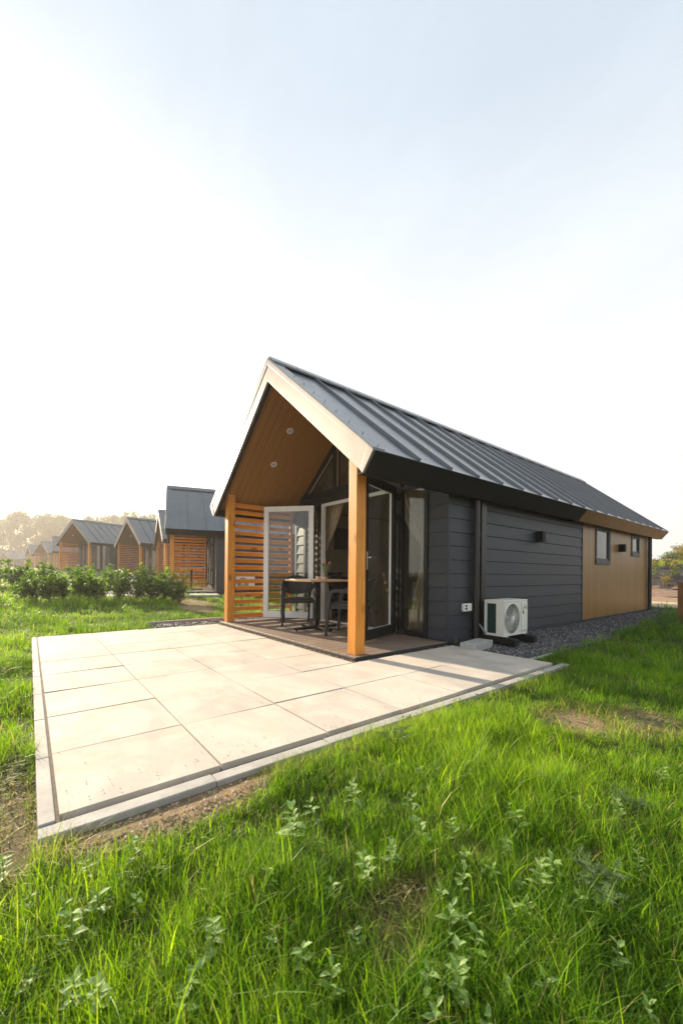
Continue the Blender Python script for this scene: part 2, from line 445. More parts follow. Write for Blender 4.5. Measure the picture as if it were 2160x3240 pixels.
# ------------------------------------------------------------------ grass (stuff)
def veg_mask(x, y):
    keep = ~((x > -3.55) & (x < 1.40) & (y > -2.555) & (y < 1.52))
    keep &= ~((x > -4.32) & (x < .92 + .10 * vnoise(x, y, 3, 8) - .055 * np.clip(y - 2, 0, 9)) & (y > -1.02) & (y < 11))
    keep &= ~((y > 11.3) & (y < 28.3) & (x > -9.5))
    for cx, cy, rz in CAB_FOOT:
        c, s = math.cos(-rz), math.sin(-rz)
        u = (x - cx) * c - (y - cy) * s; v = (x - cx) * s + (y - cy) * c
        keep &= ~((np.abs(u) < 1.9) & (v > -.1) & (v < 10.3))
        keep &= ~((np.abs(u) < 2.9) & (v > -1.9) & (v < 0))
    return keep
CABS = [(-12.05, 1.37, .20, -15.41), (-19.93, 2.96, .46, -7.42), (-25.23, 2.35, .57, 11.24), (-31.46, -.10, .86, 27.12),
        (-51.83, -.53, .95, -1.06), (-68.45, -1.31, 1.35, 25.55), (-82.41, -2.75, 1.5, 10.78), (-100.59, -3.49, 1.2, 2.54), (-107.93, -6.81, 1.2, 26.55), (-118., -13.2, 1.2, 30.)]
CAB_FOOT = [(c[0], c[1], R(c[3])) for c in CABS[:5]]

def blades(x, y, hgt, wid, nseg, lean, tint, dry):
    n = len(x); z = H(x, y) - .004
    az = RNG.uniform(0, 2 * PI, n)
    bend = lean * RNG.uniform(.35, 1.5, n)
    dx, dy = np.cos(az), np.sin(az); sx, sy = -dy, dx
    tw = RNG.uniform(-.9, .9, n); sx, sy = sx * np.cos(tw) + dx * np.sin(tw), sy * np.cos(tw) + dy * np.sin(tw)
    rows = []
    ts = np.linspace(0, 1, nseg + 1)
    for t in ts:
        off = hgt * bend * t ** 1.8
        zz = z + hgt * (t - .30 * np.minimum(bend, 1.3) * t ** 2.4)
        w = wid * (.55 + .45 * math.sin(PI * min(t + .25, 1))) * (1 - t ** 3) * .5
        cx, cy = x + dx * off, y + dy * off
        if t < 1:
            rows.append(np.stack([cx - sx * w, cy - sy * w, zz], 1)); rows.append(np.stack([cx + sx * w, cy + sy * w, zz], 1))
        else: rows.append(np.stack([cx, cy, zz], 1))
    k = len(rows); V = np.stack(rows, 1).reshape(-1, 3)
    fs = []
    for i in range(nseg - 1):
        a = 2 * i; fs += [(a, a + 1, a + 3), (a, a + 3, a + 2)]
    a = 2 * (nseg - 1); fs += [(a, a + 1, a + 2)]
    F = (np.arange(n)[:, None, None] * k + np.array(fs)[None]).reshape(-1, 3)
    return V, F, np.repeat(tint, k), np.repeat(dry, k)

def scatter(r0, r1, dens, half=64, skip=0):
    a0, a1 = YAW + PI / 2 - R(half), YAW + PI / 2 + R(half)
    area = (a1 - a0) / 2 * (r1 * r1 - r0 * r0); n = int(area * dens)
    r = np.sqrt(RNG.uniform(r0 * r0, r1 * r1, n)); a = RNG.uniform(a0, a1, n)
    if skip: k = np.abs(a - YAW - PI / 2) > R(skip); r, a = r[k], a[k]
    x, y = CAM[0] + r * np.cos(a), CAM[1] + r * np.sin(a)
    return x, y

def grass(name, zones, label=None):
    Vs, Fs, Ts, Ds = [], [], [], []; base = 0
    for r0, r1, dens, h, w, nseg, half, *sk in zones:
        x, y = scatter(r0, r1, dens, half, *sk)
        # gather blades into random tufts
        nt_ = max(1, len(x) // 16); ti = RNG.integers(0, nt_, len(x)); sp = .016 if r1 < 6 else .04
        tuft = RNG.uniform(0, 1, len(x)) < .8
        x, y = np.where(tuft, x[ti] + RNG.normal(0, sp, len(x)), x), np.where(tuft, y[ti] + RNG.normal(0, sp, len(y)), y)
        tt = RNG.uniform(0, 1, nt_)[ti]
        b = is_bare(x, y)
        p = vnoise(x, y, 2.2, 3) * .5 + vnoise(x, y, 7, 4) * .5
        dn = np.clip(1.25 - 1.35 * b, np.where(x < 1.35, .4, .16), 1) * np.clip(.30 + 1.25 * p, .2, 1)
        k = veg_mask(x, y) & (RNG.uniform(0, 1, len(x)) < dn)
        x, y, b, p, tt = x[k], y[k], b[k], p[k], tt[k]
        hn = np.clip(.10 + 1.75 * (vnoise(x, y, 1.7, 7) * .55 + vnoise(x, y, 6, 8) * .45), .35, 1.7) * (1 - .55 * b)
        hh = h * hn * RNG.uniform(.5, 1.3, len(x)) * (.5 + 1.0 * tt)
        hd = np.clip(1.3 - np.abs(x + 8.75 + .25 * y * (y < 0)) / .9, 0, 1) * (y > -4) * (y < .8); hh = hh * (1 + 1.1 * hd)
        ww = w * RNG.uniform(.7, 1.4, len(x))
        big = RNG.uniform(0, 1, len(x)) < .02
        hh = np.where(big, hh * 1.5, hh); ww = np.where(big, ww * 2.2, ww)
        tint = np.clip(.05 + .45 * vnoise(x, y, 1.1, 9) + .25 * tt + RNG.normal(0, .2, len(x)), 0, 1)
        edge = np.clip(1 - np.abs(x - 1.45) / .1, 0, 1) * (y < 1.5)
        dry = np.clip(b * 1.0 * RNG.uniform(0, 1.3, len(x)) + edge * RNG.uniform(0, .45, len(x)) + np.where(RNG.uniform(0, 1, len(x)) < .05, RNG.uniform(.3, .9, len(x)), 0), 0, 1)
        V, F, T, D = blades(x, y, hh, ww, nseg, np.where(b > .3, 1.2, np.where(RNG.uniform(0, 1, len(x)) < .35, .95, .45)), tint, dry)
        Vs.append(V); Fs.append(F + base); Ts.append(T); Ds.append(D); base += len(V)
    o = np_mesh(name, np.concatenate(Vs), np.concatenate(Fs), MATS['grass_blades'], {'tint': np.concatenate(Ts), 'dry': np.concatenate(Ds)})
    tag(o, label, 'grass', kind='stuff'); return o
grass('lawn_grass', [(.25, 1.3, 46000, .066, .0018, 4, 75), (1.3, 2.6, 30000, .066, .0021, 3, 64), (2.6, 5, 11000, .068, .0030, 3, 60), (.02, 5, 3200, .066, .0042, 3, 180, 60), (5, 11, 500, .07, .009, 2, 180, 55)], 'short bright green lawn grass around the patio in the foreground')
grass('meadow_grass', [(5, 9, 2300, .075, .005, 3, 56), (9, 17, 700, .085, .0095, 2, 52), (17, 36, 120, .10, .022, 2, 50)], 'longer green grass on the rising ground beyond the patio')

def ground_cover():
    mb = MB(); 
    for (r0, r1, n, s) in ((2.3, 6.5, 260, .8), (6.5, 13, 900, 1.3)):
        x, y = scatter(r0, r1, 60, 56); k = veg_mask(x, y); x, y = x[k], y[k]
        dens = vnoise(x, y, .8, 21); k = dens > (.5 if r0 > 3 else .62); x, y = x[k][:n], y[k][:n]
        for a, b in zip(x, y):
            z = float(H(a, b))
            for q in range(random.randint(5, 9)):
                an = random.uniform(0, 6.28); hh = random.uniform(.01, .075) * s
                d = Vector((math.cos(an), math.sin(an), random.uniform(-.1, .6)))
                mb.leaf((a + d.x * .02, b + d.y * .02, z + hh), d, (0, 0, 1), random.uniform(.02, .045) * s, random.uniform(.012, .024) * s, .3)
    o = mb.build('ground_cover', MATS['dark_weed']); tag(o, 'low broad-leaved clover-like ground cover mixed into the lawn', 'ground cover', kind='stuff')
ground_cover()

# ------------------------------------------------------------------ gravel (stuff) and soil stones
def pebbles(name, x, y, size, mat, zoff=0.0, label=None, cat='gravel'):
    n = len(x)
    base = np.array([(1, 0, 0), (-1, 0, 0), (0, 1, 0), (0, -1, 0), (0, 0, .7), (0, 0, -.7), (.6, .6, .35), (-.6, .6, .3), (-.6, -.6, .35), (.6, -.6, .3)])
    base = base[:6]
    fc = np.array([(0, 2, 4), (2, 1, 4), (1, 3, 4), (3, 0, 4), (2, 0, 5), (1, 2, 5), (3, 1, 5), (0, 3, 5)])
    s = size * RNG.uniform(.55, 1.4, n)
    P = base[None] * RNG.uniform(.6, 1.25, (n, 6, 3)) * s[:, None, None]
    a = RNG.uniform(0, 6.28, n); c, q = np.cos(a), np.sin(a)
    X = P[..., 0] * c[:, None] - P[..., 1] * q[:, None]; Y = P[..., 0] * q[:, None] + P[..., 1] * c[:, None]
    tl = RNG.uniform(-.6, .6, n)[:, None]
    Z = P[..., 2] + X * tl
    z = (H(x, y) + zoff + RNG.uniform(-.2, .7, n) * s)
    V = np.stack([X + x[:, None], Y + y[:, None], Z + z[:, None]], 2).reshape(-1, 3)
    F = (np.arange(n)[:, None, None] * 6 + fc[None]).reshape(-1, 3)
    o = np_mesh(name, V, F, mat); tag(o, label, cat, kind='stuff')
def rnd(x0, x1, y0, y1, n): return RNG.uniform(x0, x1, n), RNG.uniform(y0, y1, n)
gx, gy = [], []
for a in ((0, 1.0, 1.5, 4.5, 11000), (0, .95, 4.5, 10.4, 8000), (-4.3, -3.5, -1.0, 1.4, 5200), (-4.3, -3.5, 1.4, 4, 1500), (0, 1.2, 10.4, 11.2, 600)):
    x, y = rnd(*a); gx.append(x); gy.append(y)
gx, gy = np.concatenate(gx), np.concatenate(gy)
pebbles('gravel', gx, gy, .0125, MATS['dark_pebbles'], .014, 'dark grey gravel strip along the cabin walls')
# dark bed under the gravel
mb = MB(); mb.box(-.02, 1.0, 1.51, 11.2, -.08, -.042); mb.box(-4.3, -3.56, -1.0, 11, -.08, -.042)
tag(mb.build('ground', simple('gravel_base', (.05, .05, .053), .9)), kind='structure')
x, y = rnd(1.39, 1.62, -2.45, -1.45, 1300); k = is_bare(x, y) > .35; x, y = x[k], y[k]
x2, y2 = rnd(1.9, 2.7, -2.1, -1.4, 200); k = is_bare(x2, y2) > .4
x3, y3 = rnd(-.06, .07, -.05, 1.5, 260); x4, y4 = rnd(-3.56, .07, -.085, -.005, 1500)
pebbles('soil_stones', np.concatenate([x, x2[k]]), np.concatenate([y, y2[k]]), .0062, MATS['brown_pebbles'], .002, 'small tan stones on the bare soil beside the kerb', 'stones')
pebbles('joint_grit', np.concatenate([x3, x4]), np.concatenate([y3, y4]), .006, MATS['brown_pebbles'], .035, 'brown grit in the gap between deck edge and patio slabs', 'grit')

xg = np.concatenate([RNG.uniform(-3.4, 1.25, 90), 1.25 - np.abs(RNG.normal(0, .12, 130))]); yg = np.concatenate([RNG.uniform(-2.47, -.1, 90), RNG.uniform(-2.47, -.1, 130)])
pebbles('grit', xg, yg, .0028, MATS['brown_pebbles'], .052, 'tiny grit scattered on the patio slabs', 'grit')
# ------------------------------------------------------------------ patio and kerbs
def patio():
    sx = .594; sy = .6; X1 = 1.265; Y0 = -2.489; V = []; F = []; T = []; g = .0035
    def slab(x0, x1, y0, y1):
        x0 += g; x1 -= g; y0 += g; y1 -= g; t = random.random(); dz = random.uniform(-.0025, .0)
        tx, ty = random.uniform(-.002, .002), random.uniform(-.002, .002); c = .0016
        b = len(V)
        for (x, y, top) in ((x0, y0, 0), (x1, y0, 0), (x1, y1, 0), (x0, y1, 0), (x0, y0, 1), (x1, y0, 1), (x1, y1, 1), (x0, y1, 1), (x0 + c, y0 + c, 2), (x1 - c, y0 + c, 2), (x1 - c, y1 - c, 2), (x0 + c, y1 - c, 2)):
            tilt = ((x - x0) / (x1 - x0) - .5) * 2 * tx + ((y - y0) / (y1 - y0) - .5) * 2 * ty
            V.append((x, y, (-.045, dz - c * .7 + tilt, dz + tilt)[top])); T.append(t)
        for k in range(2):
            for i in range(4):
                F.append((b + k * 4 + i, b + k * 4 + (i + 1) % 4, b + k * 4 + 4 + (i + 1) % 4, b + k * 4 + 4 + i))
        F.append((b + 8, b + 9, b + 10, b + 11))
    for i in range(8):
        for j in range(4): slab(X1 - (i + 1) * sx, X1 - i * sx, Y0 + j * sy, Y0 + (j + 1) * sy)
    for i in range(2):
        for j in range(3):
            slab(X1 - (i + 1) * sx, X1 - i * sx, Y0 + (4 + j) * sy, min(1.5, Y0 + (5 + j) * sy))
    tag(np_mesh('patio', V, F, MATS['sandstone_slab'], {'tint': T}), kind='structure')
    mb = MB(); mb.box(-3.485, 1.262, -2.486, -.095, -.12, -.03); mb.box(.08, 1.262, -.095, 1.49, -.12, -.03); mb.box(-3.56, .08, -.095, .0, -.12, -.034); mb.box(-3.48, 1.30, -2.4975, -2.4862, -.12, -.009); mb.box(0.0, .08, 0, 1.49, -.12, -.036)
    tag(mb.build('ground', simple('joint_sand', (.09, .066, .046), .95)), kind='structure')
    mb = MB(); y = -2.55
    while y < 1.55:
        y1 = min(y + .6, 1.62); mb.box(1.303, 1.374, y + .002, y1 - .002, -.2, -.008 + random.uniform(-.002, .001)); y = y1
    mb.box(.98, 1.03, 1.53, 2.1, -.2, -.018)
    x = 1.298
    while x > -3.45:
        x1 = max(x - .6, -3.5); mb.box(x1 + .002, x - .002, -2.548, -2.498, -.2, .0 + random.uniform(-.003, .001)); x = x1
    mb.box(-4.36, -4.31, -1.0, 4, -.15, .004)
    tag(mb.build('kerb', MATS['kerb_concrete'], bevel=.004), kind='structure')
patio()
# far sandy road behind the house and the fabric bank
mb = MB(); mb.box(-9, 40, 11.6, 17.6, -.2, -.012); tag(mb.build('road', MATS['road_asphalt']), kind='structure')
def soilstrip():
    xs = np.linspace(-14, 40, 160); ys = np.linspace(17.3, 25.9, 40); X, Y = np.meshgrid(xs, ys)
    Z = H(X, Y) + .02 + (vnoise(X, Y, 2.5, 61) - .5) * .10; V = np.stack([X.ravel(), Y.ravel(), Z.ravel()], 1)
    i = np.arange(159); j = np.arange(39); I, J = np.meshgrid(i, j); a = (J * 160 + I).ravel()
    tag(np_mesh('terrain', V, np.stack([a, a + 1, a + 161, a + 160], 1), simple('brown_earth', (.17, .10, .062), .95, var=.35, scale=3, bump=.6, bscale=12), smooth=True), kind='structure')
soilstrip()
def bankf():
    xs = np.linspace(-12, 30, 90); ys = np.linspace(25.0, 28.3, 14); X, Y = np.meshgrid(xs, ys)
    Z = H(X, Y) + .03 + (vnoise(X, Y, 1.2, 31) - .5) * .12
    V = np.stack([X.ravel(), Y.ravel(), Z.ravel()], 1); i = np.arange(89); j = np.arange(13); I, J = np.meshgrid(i, j); a = (J * 90 + I).ravel()
    tag(np_mesh('terrain', V, np.stack([a, a + 1, a + 91, a + 90], 1), MATS['weed_fabric'], smooth=True), kind='structure')
bankf()

# ------------------------------------------------------------------ the cabin (local origin: middle of the deck front edge)
HW = 1.7785; SL = .82; RZ = 3.769; EX = 2.098; EZ = 2.049; LOX = 1.949; LOZ = 1.848; YF = -.08; YB = 10.57
WY0, WYJ, WY1 = 1.507, 5.712, 10.03
CZ = lambda x: 3.56 - SL * abs(x)          # porch ceiling height
def pane(mb, x0, x1, z0, z1, y): mb.box(x0, x1, y - .006, y + .006, z0, z1)

def leaf_door(parent, hinge, ang, mirrored, name='door_leaf', grip=True, Wd=.925):
    """glazed door leaf built along +X from its hinge, then rotated; outside face at -Y"""
    z0, z1 = .05, 2.085; s = -1 if mirrored else 1
    M = Matrix.Translation((hinge[0], hinge[1], 0)) @ Matrix.Rotation(ang, 4, 'Z')
    fr = MB()
    def bx(mb, x0, x1, y0, y1, a, b, mi=0):
        xa, xb = (x0, x1) if s > 0 else (-x1, -x0); mb.box(xa, xb, y0, y1, a, b, mi, M)
    b = .092
    for mi, (ya, yb) in ((0, (-.035, .0)), (1, (.0, .036))):
        e = 0 if mi == 0 else .012
        bx(fr, e, b, ya, yb, z0 + e, z1 - e, mi); bx(fr, Wd - b, Wd - e, ya, yb, z0 + e, z1 - e, mi)
        bx(fr, b, Wd - b, ya, yb, z0 + e, z0 + b + .02, mi); bx(fr, b, Wd - b, ya, yb, z1 - b, z1 - e, mi)
    # glazing bead
    for (xa, xb, za, zb) in ((b, b + .014, z0 + b + .02, z1 - b), (Wd - b - .014, Wd - b, z0 + b + .02, z1 - b), (b + .014, Wd - b - .014, z0 + b + .02, z0 + b + .034), (b + .014, Wd - b - .014, z1 - b - .014, z1 - b)):
        bx(fr, xa, xb, -.02, -.001, za, zb, 0); bx(fr, xa, xb, .0, .03, za, zb, 1)
    f = fr.build(name, [MATS['black_frame'], MATS['white_frame']], parent, bevel=.004)
    g = MB(); bx(g, b + .01, Wd - b - .01, -.006, .006, z0 + b + .03, z1 - b - .01); g.build('pane', MATS['pane_glass'], f)
    h = MB()
    if grip: bx(h, Wd - .075, Wd - .04, .036, .046, .92, 1.14); bx(h, Wd - .066, Wd - .05, .046, .085, 1.06, 1.076); bx(h, Wd - .19, Wd - .05, .075, .09, 1.06, 1.076)
    if grip: bx(h, Wd - .075, Wd - .04, -.045, -.035, .92, 1.14); bx(h, Wd - .066, Wd - .05, -.085, -.045, 1.06, 1.076); bx(h, Wd - .19, Wd - .05, -.09, -.075, 1.06, 1.076)
    if grip: h.build('handle', MATS['chrome'], f, bevel=.003)
    for zc in (.2, .75, 1.65, 1.95):
        k = MB(); bx(k, -.03, .02, -.06, -.02, zc - .05, zc + .05); k.build('hinge', MATS['black_frame'], f, bevel=.004)
    return f

def side_panel(parent, x0, x1):
    z0, z1, y = .03, 2.09, WY0; b = .062
    m = MB()
    m.box(x0, x0 + b, y - .03, y + .04, z0, z1); m.box(x1 - b, x1, y - .03, y + .04, z0, z1)
    m.box(x0 + b, x1 - b, y - .03, y + .04, z0, z0 + b + .01); m.box(x0 + b, x1 - b, y - .03, y + .04, z1 - b, z1)
    f = m.build('side_window', MATS['black_frame'], parent, bevel=.004)
    g = MB(); pane(g, x0 + b - .005, x1 - b + .005, z0 + b, z1 - b + .005, y); g.build('pane', MATS['pane_glass'], f)

def siding_wall(mb, ax, pos, out, a0, a1, z0, ztop, pitch=.1762, start=.173, skew=None):
    """lapped boards; ax = axis normal; out = +1/-1 outward"""
    zs = [z0] + [z for z in [start + pitch * i for i in range(20)] if z0 + .03 < z < ztop - .02] + [ztop]
    for za, zb in zip(zs[:-1], zs[1:]):
        d1, d0 = .016 * out, .004 * out
        prof = [(pos + d1, za + .006), (pos + d0, zb), (pos - .012 * out, zb), (pos - .012 * out, za), (pos + (d1 - .006 * out), za)]
        if ax == 'x': mb.hexa([(p, a0, z) for p, z in prof], [(p, a1, z) for p, z in prof])
        else: mb.hexa([(a0, p, z) for p, z in prof], [(a1, p, z) for p, z in prof])

def window_unit(parent, y0, y1, z0, z1):
    x = HW; m = MB(); o = .028
    m.box(x - .03, x + o, y0, y0 + .055, z0 + .09, z1); m.box(x - .03, x + o, y1 - .055, y1, z0 + .09, z1)
    m.box(x - .03, x + o, y0 + .055, y1 - .055, z1 - .06, z1); m.box(x - .03, x + o + .008, y0, y1, z0, z0 + .09)
    # inner sash
    a, b, c, d = y0 + .055, y1 - .055, z0 + .09, z1 - .06
    m.box(x - .03, x + .012, a, a + .04, c, d); m.box(x - .03, x + .012, b - .04, b, c, d); m.box(x - .03, x + .012, a + .04, b - .04, c, c + .04); m.box(x - .03, x + .012, a + .04, b - .04, d - .04, d)
    f = m.build('window', MATS['grey_frame'], parent, bevel=.003)
    g = MB(); g.box(x - .012, x - .002, a + .035, b - .035, c + .035, d - .035); g.build('pane', MATS['pane_glass'], f)
    for yy in (y0 + .3 * (y1 - y0), y0 + .75 * (y1 - y0)):
        k = MB(); k.box(x + o + .008, x + o + .011, yy - .014, yy + .014, z0 + .035, z0 + .052); k.build('drain_cap', MATS['black_plastic'], f)

def make_cabin(root, opened):
    P = root
    # deck
    m = MB(); n = 25; w = 2 * HW / n
    for i in range(n): m.box(-HW + i * w + .003, -HW + (i + 1) * w - .003, 0, WY0 + .02, .0, .024)
    dk = m.build('deck', MATS['deck_boards'], P, bevel=.003, seg=1)
    m = MB(); m.box(-HW + .01, HW - .01, .01, WY0, -.06, -.001); m.box(HW - .001, HW + .012, -.008, WY0 + .02, -.03, .022); m.box(-HW - .01, HW - .001, -.012, -.002, -.03, .012)
    m.build('deck_edging', MATS['black_plastic'], dk, bevel=.002)
    # posts
    for s in (-1, 1):
        m = MB(); x0, x1 = (HW - .205, HW - .075) if s > 0 else (-HW + .0, -HW + .13)
        if s > 0: m.hexa([(x0, .062, .024), (x1, .062, .024), (x1, .192, .024), (x0, .192, .024)], [(x0, .062, CZ(x0)), (x1, .062, CZ(x1)), (x1, .192, CZ(x1)), (x0, .192, CZ(x0))])
        else: m.hexa([(x0, .062, .024), (x1, .062, .024), (x1, .192, .024), (x0, .192, .024)], [(x0, .062, CZ(x0)), (x1, .062, CZ(x1)), (x1, .192, CZ(x1)), (x0, .192, CZ(x0))])
        m.build('porch_post', MATS['larch_upright'], P, bevel=.005)
    # slat screen on the left side
    m = MB()
    for i in range(16):
        z = .078 + .121 * i
        M = Matrix.Translation((-HW + .030, 0, z + .034)) @ Matrix.Rotation(R(14), 4, 'Y')
        m.box(-.014, .014, .193, 1.40, -.036, .036, 0, M)
    m.box(-HW + .012, -HW + .045, .193, 1.40, 2.01, 2.09)
    sc = m.build('slat_screen', MATS['larch_lying'], P, bevel=.004)
    m = MB(); m.box(-HW - .022, -HW + .006, 1.36, 1.42, .024, 2.05); m.build('screen_batten', MATS['larch_upright'], sc, bevel=.003)
    # front wall: right/left siding strips, frames
    m = MB(); siding_wall(m, 'y', WY0, -1, 1.478, HW - .03, .03, CZ(HW) + .01)
    siding_wall(m, 'y', WY0, -1, -HW + .03, -1.478, .03, CZ(HW) + .01)
    siding_wall(m, 'x', HW, 1, WY0 + .03, 1.0 + 4.71, .02, CZ(HW) + .03)
    siding_wall(m, 'x', -HW, -1, WY0 + .03, WY1, .02, CZ(HW) + .03)
    m.box(-HW, HW, WY1 - .04, WY1, .02, 2.1)
    m.prism([(-HW, 2.1), (HW, 2.1), (0, CZ(0) + .02)], 'y', WY1 - .04, WY1)
    m.build('cladding', MATS['dark_siding'], P)
    m = MB()
    for s in (-1, 1):
        xa, xb = (HW - .035, HW + .018) if s > 0 else (-HW - .018, -HW + .035)
        m.box(xa, xb, WY0 - .018, WY0 + .035, .024, CZ(HW) + .02)
    m.box(HW - .01, HW + .02, WYJ - .035, WYJ + .004, .01, CZ(HW) + .02)
    m.box(HW - .01, HW + .01, WY0 + .04, WY1, -.03, .018)
    m.build('corner_trim', MATS['dark_siding'], P, bevel=.003)
    # tan board wall with real grooves, cut round the windows
    wins = [(6.36 , 7.17, 1.10, 1.89), (8.64, 9.24, 1.34, 1.87)]
    m = MB(); nb = 34; w = (WY1 - WYJ) / nb
    for i in range(nb):
        ya, yb = WYJ + i * w + .0022 + .004, WYJ + (i + 1) * w - .0022 + .004
        segs = [(.02, CZ(HW) + .03)]
        for (a, b, c, d) in wins:
            if yb > a + .02 and ya < b - .02: segs = [(.02, c + .02), (d - .02, CZ(HW) + .03)]
        for c, d in segs: m.box(HW - .012, HW + .012, ya, yb, c, d)
    tw = m.build('tan_wall', MATS['tan_panel'], P)
    m = MB()
    def holed(y0, y1, z0, z1):
        m.box(HW - .10, HW - .013, y0, y1, z0, z1)
    y = WY0 + .05
    for (a, b, c, d) in wins:
        holed(y, a + .03, .0, 2.1); holed(a + .03, b - .03, 0, c + .06); holed(a + .03, b - .03, d - .03, 2.1); y = b - .03
    holed(y, WY1 - .05, 0, 2.1)
    m.box(-HW + .013, -HW + .1, WY0 + .05, WY1 - .05, 0, 2.1)
    m.prism([(-HW + .1, 0), (HW - .1, 0), (HW - .1, CZ(HW - .1) - .06), (0, CZ(0) - .06), (-HW + .1, CZ(HW - .1) - .06)], 'y', 4.9, 5.0)
    m.hexa([(-HW + .02, WY0 + .06, 2.13), (0, WY0 + .06, CZ(0) - .05), (0, WY1 - .05, CZ(0) - .05), (-HW + .02, WY1 - .05, 2.13)], [(-HW + .02, WY0 + .06, 2.15), (0, WY0 + .06, CZ(0) - .03), (0, WY1 - .05, CZ(0) - .03), (-HW + .02, WY1 - .05, 2.15)])
    m.hexa([(HW - .02, WY0 + .06, 2.13), (0, WY0 + .06, CZ(0) - .05), (0, WY1 - .05, CZ(0) - .05), (HW - .02, WY1 - .05, 2.13)], [(HW - .02, WY0 + .06, 2.15), (0, WY0 + .06, CZ(0) - .03), (0, WY1 - .05, CZ(0) - .03), (HW - .02, WY1 - .05, 2.15)])
    m.build('inner_wall', MATS['wall_paint'], P)
    m = MB(); m.box(-HW + .1, HW - .1, WY0 + .03, WY1 - .1, .0, .035); m.build('indoor_floor', MATS['floor_wood'], P)
    for q in wins: window_unit(P, *q)
    # door frame
    JX = .938
    m = MB()
    for s in (-1, 1):
        xa, xb = sorted((s * (JX - .012), s * (JX + .06)))
        m.box(xa, xb, WY0 - .03, WY0 + .02, .03, 2.13, 0); 
        xa, xb = sorted((s * (JX - .03), s * (JX + .05))); m.box(xa, xb, WY0 + .02, WY0 + .07, .03, 2.11, 1)
        xa, xb = sorted((s * (JX - .03), s * (JX - .012))); m.box(xa, xb, WY0 - .012, WY0 + .02, .03, 2.11, 1)
    m.box(-JX + .03, JX - .03, WY0 + .02, WY0 + .07, 2.065, 2.13, 1)
    m.box(-JX + .012, JX - .012, WY0 - .012, WY0 + .02, 2.09, 2.13, 1)
    m.box(-JX + .012, JX - .012, WY0 - .03, WY0 - .012, 2.105, 2.13, 0)
    m.box(-JX + .03, JX - .03, WY0 - .02, WY0 + .07, .03, .048, 1)
    m.build('door_frame', [MATS['black_frame'], MATS['white_frame']], P, bevel=.003)
    # black beam + strips either side of the side windows
    m = MB(); m.box(-HW + .04, HW - .04, WY0 - .025, WY0 + .05, 2.131, 2.235); m.box(-HW + .1, HW - .1, WY0 - .04, WY0 + .05, 2.236, 2.335)
    for s in (-1, 1):
        xa, xb = sorted((s * .951, s * 1.0)); m.box(xa, xb, WY0 + .021, WY0 + .05, .03, 2.13)
        # rafters of the gable glazing
        m.hexa([(s * 1.52, WY0 - .03, 2.336), (s * 1.34, WY0 - .03, 2.336), (0, WY0 - .03, CZ(0) - .14), (0, WY0 - .03, CZ(0) - .004)] if True else [],
               [(s * 1.52, WY0 + .05, 2.336), (s * 1.34, WY0 + .05, 2.336), (0, WY0 + .05, CZ(0) - .14), (0, WY0 + .05, CZ(0) - .004)])
        xa, xb = sorted((s * .475, s * .595)); m.hexa([(xa, WY0 - .022, 2.336), (xb, WY0 - .022, 2.336), (xb, WY0 - .022, CZ(xb) - .06), (xa, WY0 - .022, CZ(xa) - .06)], [(xa, WY0 + .045, 2.336), (xb, WY0 + .045, 2.336), (xb, WY0 + .045, CZ(xb) - .06), (xa, WY0 + .045, CZ(xa) - .06)])
        m.prism([(s * 1.52, 2.336), (s * (HW - .02), 2.236), (s * (HW - .02), CZ(HW) + .03), (s * 1.5, 2.336)], 'y', WY0 - .02, WY0 + .05)
    gf = m.build('gable_window', MATS['black_frame'], P, bevel=.003)
    m = MB()
    for s in (-1, 1):
        m.prism([(s * 1.34, 2.337), (s * .59, 2.337), (s * .59, CZ(.59) - .15)], 'y', WY0 + .004, WY0 + .014)
    m.prism([(-.478, 2.337), (.478, 2.337), (.478, CZ(.478) - .14), (0, CZ(0) - .13), (-.478, CZ(.478) - .14)], 'y', WY0 + .004, WY0 + .014)
    m.build('pane', MATS['gable_glass'], gf)
    for s in (-1, 1):   # light glazing beads
        m = MB(); m.hexa([(s * 1.335, WY0 - .026, 2.345), (s * 1.31, WY0 - .026, 2.345), (s * .597, WY0 - .026, CZ(.597) - .170), (s * .597, WY0 - .026, CZ(.597) - .150)], [(s * 1.335, WY0 + .0, 2.345), (s * 1.31, WY0 + .0, 2.345), (s * .597, WY0 + .0, CZ(.597) - .170), (s * .597, WY0 + .0, CZ(.597) - .150)])
        m.build('glazing_bead', MATS['curtain_cloth'], gf)
        m = MB(); xa, xb = sorted((s * .455, s * .474)); m.box(xa, xb, WY0 - .018, WY0, 2.345, CZ(.474) - .15); m.build('glazing_bead', MATS['curtain_cloth'], gf)
    side_panel(P, .958, 1.476); side_panel(P, -1.476, -.958)
    if opened:
        leaf_door(P, (-.980, WY0 - .115), R(-140.3), False, grip=False, Wd=.965)
        leaf_door(P, (JX + .0, WY0 - .085), R(109.5), True)
    else:
        leaf_door(P, (-JX + .012, WY0 - .03), 0, False, 'closed_leaf'); leaf_door(P, (JX - .012, WY0 - .03), 0, True, 'closed_leaf')
    # roof
    m = MB(); q = EZ; t = .05
    ny = 19
